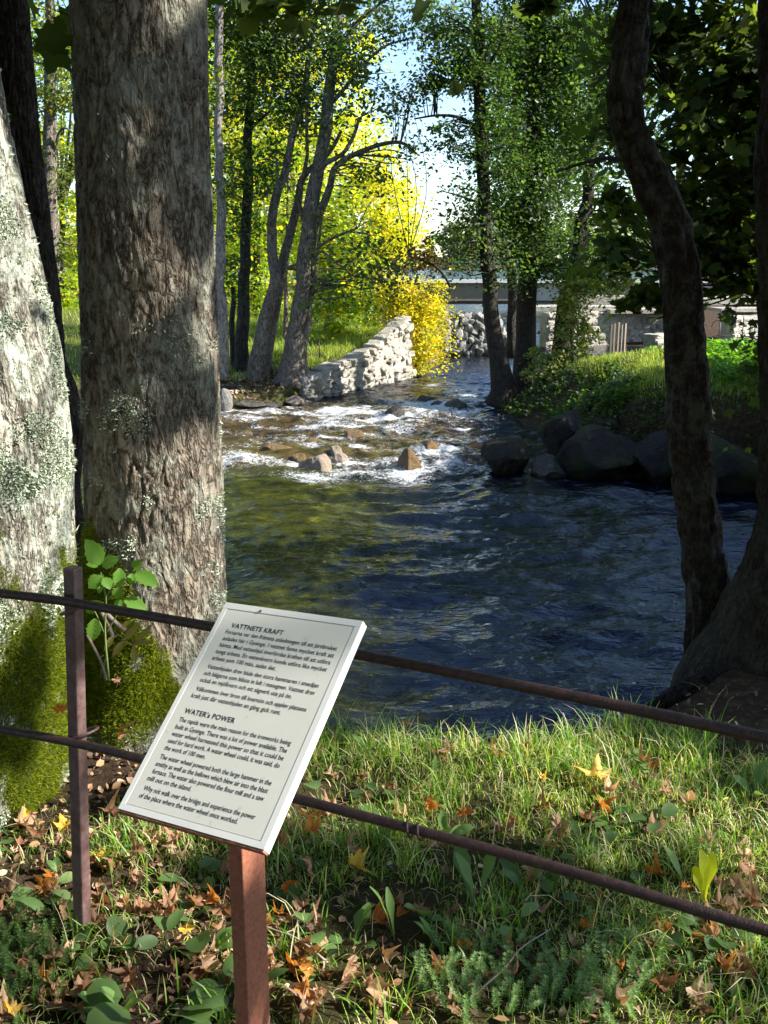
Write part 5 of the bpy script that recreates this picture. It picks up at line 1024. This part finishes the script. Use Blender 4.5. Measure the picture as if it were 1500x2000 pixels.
# sapling behind the fence post
def leaflet(M_, base, tip, W, nrm, seed):
    base, tip = np.array(base), np.array(tip); d = tip-base; L = np.linalg.norm(d); d /= L; s_ = np.cross(nrm, d); s_ /= np.linalg.norm(s_); n_ = np.cross(d, s_)
    N = 12; f = np.linspace(0, 1, N); w_ = W*np.sin(np.pi*np.clip(f, .02, .985))**.75*(1-.35*f)*1.15; saw = 1+.10*((np.arange(N) % 2)*2-1); V = []; F = []
    for i in range(N):
        c = base+d*L*f[i]+n_*(-.12*L*f[i]**2)
        for q, k_ in ((-1, saw[i]), (-.5, 1), (0, 0), (.5, 1), (1, saw[i])): V.append(c+s_*w_[i]/2*q*(k_ if abs(q) == 1 else 1)+n_*(.22*abs(q)*w_[i]/2+.0015*((i % 2)*2-1)*(abs(q) == .5)))
    for i in range(N-1):
        for k_ in range(4): F.append([5*i+k_, 5*i+k_+1, 5*i+6+k_, 5*i+5+k_])
    M_.add(np.array(V), np.array(F))
Ys = 2.5
sap = thing('elder_sapling', at(195, 1330, Ys), 'leafy green sapling growing up behind the fence post against the big trunk', 'sapling')
m = MB(); stems = [[(213, 1330), (205, 1240), (207, 1170), (200, 1140), (197, 1118)], [(207, 1170), (222, 1140), (232, 1112)], [(207, 1175), (245, 1135), (262, 1112)], [(205, 1240), (235, 1190), (250, 1165)], [(205, 1240), (188, 1200), (176, 1180)]]
for i, s_ in enumerate(stems): m.tube(spline([at(a, b, Ys-.02*k_) for k_, (a, b) in enumerate(s_)], 12), np.linspace(.0032 if i == 0 else .002, .0014, 12), 6)
link('stem', m.mesh('stem'), leafmat('sap_stem', [(0, (.2, .28, .1)), (1, (.2, .28, .1))], .1), sap)
lf = [((197, 1102), (170, 1055), 34), ((196, 1100), (169, 1102), 17), ((199, 1104), (231, 1090), 24), ((199, 1125), (173, 1148), 26), ((203, 1128), (216, 1150), 20), ((200, 1120), (190, 1160), 22), ((234, 1110), (231, 1150), 24), ((234, 1116), (226, 1136), 16), ((262, 1113), (273, 1094), 22), ((258, 1120), (258, 1142), 17), ((265, 1118), (309, 1142), 28), ((232, 1148), (228, 1170), 20), ((226, 1172), (236, 1186), 16), ((243, 1170), (288, 1190), 26), ((182, 1185), (168, 1196), 20), ((186, 1208), (180, 1253), 26), ((205, 1190), (172, 1175), 20), ((196, 1146), (172, 1132), 18)]
r = np.random.default_rng(141)
for i, (a, b, w_) in enumerate(lf):
    M_ = MB(); yy = Ys-.03-r.uniform(0, .06); leaflet(M_, at(*a, yy), at(*b, yy-r.uniform(.0, .03)), w_*pxm(1150, Ys)*1.15, np.array([.25+r.normal(0, .2), -.75, .6]), i); link('leaf', M_.mesh('leaf'), L_SAP, sap)
ya = thing('ash_sprig', at(225, 1330, 2.6), 'drooping yellowing ash sprig with cut stems against the moss right of the fence post', 'plant')
m = MB()
for s_, w0 in (([(198, 1195), (212, 1220), (221, 1245)], .0065), ([(208, 1198), (228, 1218), (245, 1232)], .0065), ([(170, 1240), (196, 1290), (208, 1328)], .004), ([(215, 1225), (243, 1248), (262, 1258), (285, 1240)], .0012), ([(207, 1280), (203, 1300), (196, 1320)], .0012)): m.tube(spline([at(a, b, 2.58) for a, b in s_], 10), w0, 8)
link('stem', m.mesh('stem'), metal('stem_bark', (.16, .10, .08), (.32, .24, .2), .7, 60), ya)
SPRL = leafmat('sprig_leaf', [(0, (.22, .2, .05)), (1, (.36, .30, .08))], .4, 1.3)
for i, (a, b, w_) in enumerate([((243, 1248), (271, 1218), 14), ((243, 1250), (218, 1284), 13), ((263, 1257), (294, 1222), 13), ((262, 1258), (296, 1252), 10), ((261, 1260), (265, 1294), 12), ((222, 1242), (203, 1270), 12), ((238, 1224), (256, 1213), 9)]):
    M_ = MB(); leaflet(M_, at(*a, 2.56), at(*b, 2.54), w_*pxm(1250, 2.5)*1.1, np.array([.2, -.8, .5]), i); link('leaf', M_.mesh('leaf'), SPRL, ya)

# ------------------------------------------------------------------ fence
fen = thing('iron_fence', (-.71, 2.11, 0), 'rusty dark iron fence of square post and two round rails along the bank', 'fence')
pc = at(152, 1172, 2.13); dirf = np.array([.89, -.455]); ang = math.atan2(dirf[1], dirf[0])
m = MB(); pz = .945
for k_, (sz, zc, hh) in enumerate([(.036, (pz-.12)/2, pz+.10)]): m.box((pc[0]-.012, pc[1]+.01, zc), (.033, .030, hh), ang)
m2 = MB(); m2.box((0, 0, 0), (1, 1, 1))
me = m.mesh('post', False); b0 = atz(169, 1832, 0)
for v_ in me.vertices: k_ = 1-v_.co.z/.87; v_.co.x += (b0[0]-pc[0])*k_; v_.co.y += (b0[1]-pc[1])*k_
o = link('post', me, M_POST, fen)
bv = o.modifiers.new('bevel', 'BEVEL'); bv.width = .004; bv.segments = 2
def rail(pts, name='rail', rad=.0103, rib=True):
    P = spline(pts, 900); L = np.concatenate([[0], np.cumsum(np.linalg.norm(np.diff(P, axis=0), axis=1))]); n = 20; m_ = MB()
    T = np.gradient(P, axis=0); T /= np.linalg.norm(T, axis=1)[:, None]; A = np.cross(T, [0, 0, 1.]); A /= np.linalg.norm(A, axis=1)[:, None]; B = np.cross(T, A)
    th = np.arange(n)*2*math.pi/n; rr = rad*(1+(.03*np.sin(2*math.pi*L[:, None]/.0075+th[None]) if rib else 0)+.05*(vn(L*30, 1)-.5)[:, None])
    P = P+np.stack([0*L, 0*L, .006*(vn(L*4, 7)-.5)], 1)
    V = P[:, None]+rr[..., None]*(np.cos(th)[None, :, None]*A[:, None]+np.sin(th)[None, :, None]*B[:, None])
    i = np.arange(len(P)-1)[:, None]*n; j = np.arange(n)[None]; k_ = (j+1) % n
    m_.add(V.reshape(-1, 3), np.stack([i+j, i+k_, i+n+k_, i+n+j], -1).reshape(-1, 4)); return link(name, m_.mesh(name), M_RAIL, fen)
zt, zm = .868, .522
Pt = [atz(-250, 1125, zt), atz(0, 1158, zt), atz(150, 1178, zt), atz(415, 1224, zt), atz(710, 1281, zt), atz(1100, 1358, zt), atz(1500, 1441, zt), atz(1800, 1505, zt)]
Pm = [atz(-250, 1388, zm), atz(0, 1424, zm), atz(150, 1452, zm), atz(275, 1481, zm), atz(575, 1559, zm), atz(810, 1622, zm), atz(1100, 1700, zm), atz(1500, 1818, zm), atz(1800, 1905, zm)]
rail(Pt); rail(Pm)
for (a, b, zz) in ((158, 1200, .835), (158, 1444, .53)):
    c = np.array([pc[0]-.012, pc[1]+.01, zz]); th = np.linspace(0, 2*math.pi, 30); m = MB(); m.tube(np.stack([c[0]+.031*np.cos(th), c[1]+.030*np.sin(th), c[2]+.012*np.cos(th+.5)], 1), .0035, 8, False); link('tie_wire', m.mesh('tie_wire'), M_POST, fen)
q = Pm[5]; m = MB(); th = np.linspace(0, 4*math.pi, 40); m.tube(np.stack([q[0]+.0135*np.cos(th)*.3+np.linspace(-.02, .02, 40), q[1]+.014*np.cos(th)-np.linspace(-.01, .01, 40), q[2]+.014*np.sin(th)], 1), .0025, 6); link('wire_joint', m.mesh('wire_joint'), M_RAIL, fen)

# ------------------------------------------------------------------ the sign
O = np.array([-0.298, 1.781, .974]); W3 = np.array([0.86990818, -0.48994829, 0.05666069]); H3 = np.array([-0.35047072, -0.69488317, -0.62793921]); H3 -= W3*(H3@W3); H3 /= np.linalg.norm(H3); N3 = np.cross(H3, W3)
BW, BH, TH = .300, .4122, .016
sg = thing('information_sign', (-.24, 1.6, 0), 'pale tilted information board with black text on a rust-brown steel post', 'sign')
def bp(u, v, n=0): return O+W3*u+H3*v+N3*n
def slab(m_, u0, u1, v0, v1, n0, n1):
    V = np.array([bp(u, v, n) for u in (u0, u1) for v in (v0, v1) for n in (n0, n1)])
    m_.add(V, np.array([[0, 1, 3, 2], [4, 6, 7, 5], [0, 4, 5, 1], [2, 3, 7, 6], [0, 2, 6, 4], [1, 5, 7, 3]]))
m = MB(); slab(m, .0005, BW-.0005, .0005, BH-.0005, -TH, -.0008); me = m.mesh('board', False); board = link('board', me, SIGNF, sg)
m = MB(); slab(m, .010, BW-.0115, .009, BH-.011, -.0015, .0008); link('face', m.mesh('face', False), SIGN, board)
for q in ((0, BW, -.003, .0095, -TH-.001, .0015), (0, BW, BH-.0095, BH+.001, -TH-.001, .0015), (0, .0095, .0095, BH-.0095, -TH-.001, .0013), (BW-.0115, BW, .0095, BH-.0095, -TH-.001, .0013)):
    m = MB(); slab(m, *q); link('frame', m.mesh('frame', False), SIGNF, board)
m = MB(); slab(m, .001, BW-.001, BH+.001, BH+.0045, -TH, .0004); link('rusty_edge', m.mesh('rusty_edge', False), SIGNR, board)
m = MB(); m.tube([bp(.085, .006, 0), bp(.085, .006, .003)], .0022, 10); link('screw', m.mesh('screw'), M_RAIL, board)
# the post and its bracket
cpx = atz(488, 1900, .2)
pd = np.array([.8714, -.4907]); pw = math.atan2(pd[1], pd[0]); pt = at(487, 1665, 1.50)
# place the post under the board, reaching its back plate
base = at(489, 1850, 1.53); m = MB()
q = np.array([[-.5, -.5], [.5, -.5], [.5, .5], [-.5, .5]])*np.array([.030, .064]); c_, s_ = math.cos(pw), math.sin(pw); q = np.stack([q[:, 0]*c_-q[:, 1]*s_, q[:, 0]*s_+q[:, 1]*c_], 1)+base[:2]
tops = []
for x_, y_ in q: k_ = ((O-N3*TH)@N3-np.array([x_, y_, 0])@N3)/N3[2]; tops.append((x_, y_, k_))
V = np.array([(x_, y_, -.1) for x_, y_ in q]+tops); m.add(V, np.array([[0, 1, 5, 4], [1, 2, 6, 5], [2, 3, 7, 6], [3, 0, 4, 7], [4, 5, 6, 7], [3, 2, 1, 0]]))
o = link('post', m.mesh('post', False), M_CORTEN, sg); bv = o.modifiers.new('bevel', 'BEVEL'); bv.width = .002; bv.segments = 2
LINES = [('VATTNETS KRAFT', .0475, .038, .154, 1), ('Forsarna var den främsta anledningen till att järnbruket', .0615, .033, .274, 0), ('anlades här i Gysinge. I vattnet fanns mycket kraft att', .0755, .034, .274, 0), ('hämta. Med vattenhjul överfördes kraften till att utföra', .0895, .034, .273, 0), ('tungt arbete. En vattenkvarn kunde utföra lika mycket', .1035, .033, .272, 0), ('arbete som 100 män, sades det.', .1175, .033, .173, 0),
 ('Vattenhjulen drev både den stora hammaren i smedjan', .1355, .032, .270, 0), ('och bälgarna som blåste in luft i masugnen. Vattnet drev', .1495, .032, .269, 0), ('också en mjölkvarn och ett sågverk ute på ön.', .1635, .031, .229, 0), ('Välkommen över bron till kvarnön och upplev platsens', .1815, .032, .267, 0), ('kraft just där vattenhjulen en gång gick runt.', .1955, .030, .222, 0),
 ('WATER\'s POWER', .2265, .032, .142, 1), ('The rapids were the main reason for the ironworks being', .2435, .030, .266, 0), ('built in Gysinge. There was a lot of power available. The', .2575, .030, .265, 0), ('water wheel harnessed this power so that it could be', .2710, .030, .265, 0), ('used for hard work. A water wheel could, it was said, do', .2845, .030, .264, 0), ('the work of 100 men.', .2980, .030, .119, 0),
 ('The water wheel powered both the large hammer in the', .3150, .030, .263, 0), ('smithy as well as the bellows which blew air into the blast', .3285, .029, .263, 0), ('furnace. The water also powered the flour mill and a saw', .3420, .030, .262, 0), ('mill out on the island.', .3555, .027, .122, 0), ('Why not walk over the bridge and experience the power', .3730, .030, .261, 0), ('of the place where the water wheel once worked.', .3865, .029, .234, 0)]
dg = None
for s_, v, u0, u1, title in LINES:
    cu = bpy.data.curves.new('text', 'FONT'); cu.body = s_; cu.size = .0135 if title else .0123; cu.offset = .00025 if title else .00008; cu.resolution_u = 2
    if title: cu.space_character = 1.05
    to = bpy.data.objects.new('tmp', cu); col.objects.link(to); bpy.context.view_layer.update()
    me = bpy.data.meshes.new_from_object(to); bpy.data.objects.remove(to)
    n = len(me.vertices); q = np.empty(n*3, np.float32); me.vertices.foreach_get('co', q); q = q.reshape(-1, 3)
    x0, x1 = q[:, 0].min(), q[:, 0].max(); q[:, 0] = u0+(q[:, 0]-x0)*(u1-u0)/(x1-x0)
    P = O+q[:, :1]*W3+(v-q[:, 1:2])*H3+N3*.0011; me.vertices.foreach_set('co', P.astype(np.float32).ravel()); me.name = 'text_line'; link('heading_text' if title else 'text_line', me, INK, board)

# ------------------------------------------------------------------ odds and ends in the middle distance
m = MB(); a = at(624, 700, 21.5); m.tube([a, a+[0, 0, .40]], .011, 6); tag(link('iron_stake', m.mesh('iron_stake'), M_RAIL), 'thin rusty iron stake standing in the meadow above the stone wall', 'stake')
pf = thing('picket_fence', at(1202, 672, 21), 'few weathered wooden pickets on top of the right bank', 'fence')
for i, px in enumerate((1192, 1198, 1206, 1213, 1219)):
    m = MB(); a = at(px, 690, 21); m.box((a[0], a[1], a[2]+.28), (.035, .02, .62+.05*(i % 3)), .1*i); link('picket', m.mesh('picket', False), WOOD, pf)
rf = thing('wire_fence', at(1440, 690, 22.5), 'rusty wire and post railing in front of the ruined walls at the right', 'fence')
for px in (1402, 1447, 1490, 1497):
    m = MB(); a = at(px, 690, 22.5); m.tube([a, a+[0, 0, .78]], .014, 6); link('post', m.mesh('post'), M_RAIL, rf)
for dz in (.35, .68):
    m = MB(); a = at(1385, 690, 22.5); b = at(1560, 690, 22.5); m.tube(spline([a+[0, 0, dz-.1], a+[.15, 0, dz+.04], (a+b)/2+[0, 0, dz-.03], b+[0, 0, dz]], 20), .010, 6); link('wire', m.mesh('wire'), M_RAIL, rf)
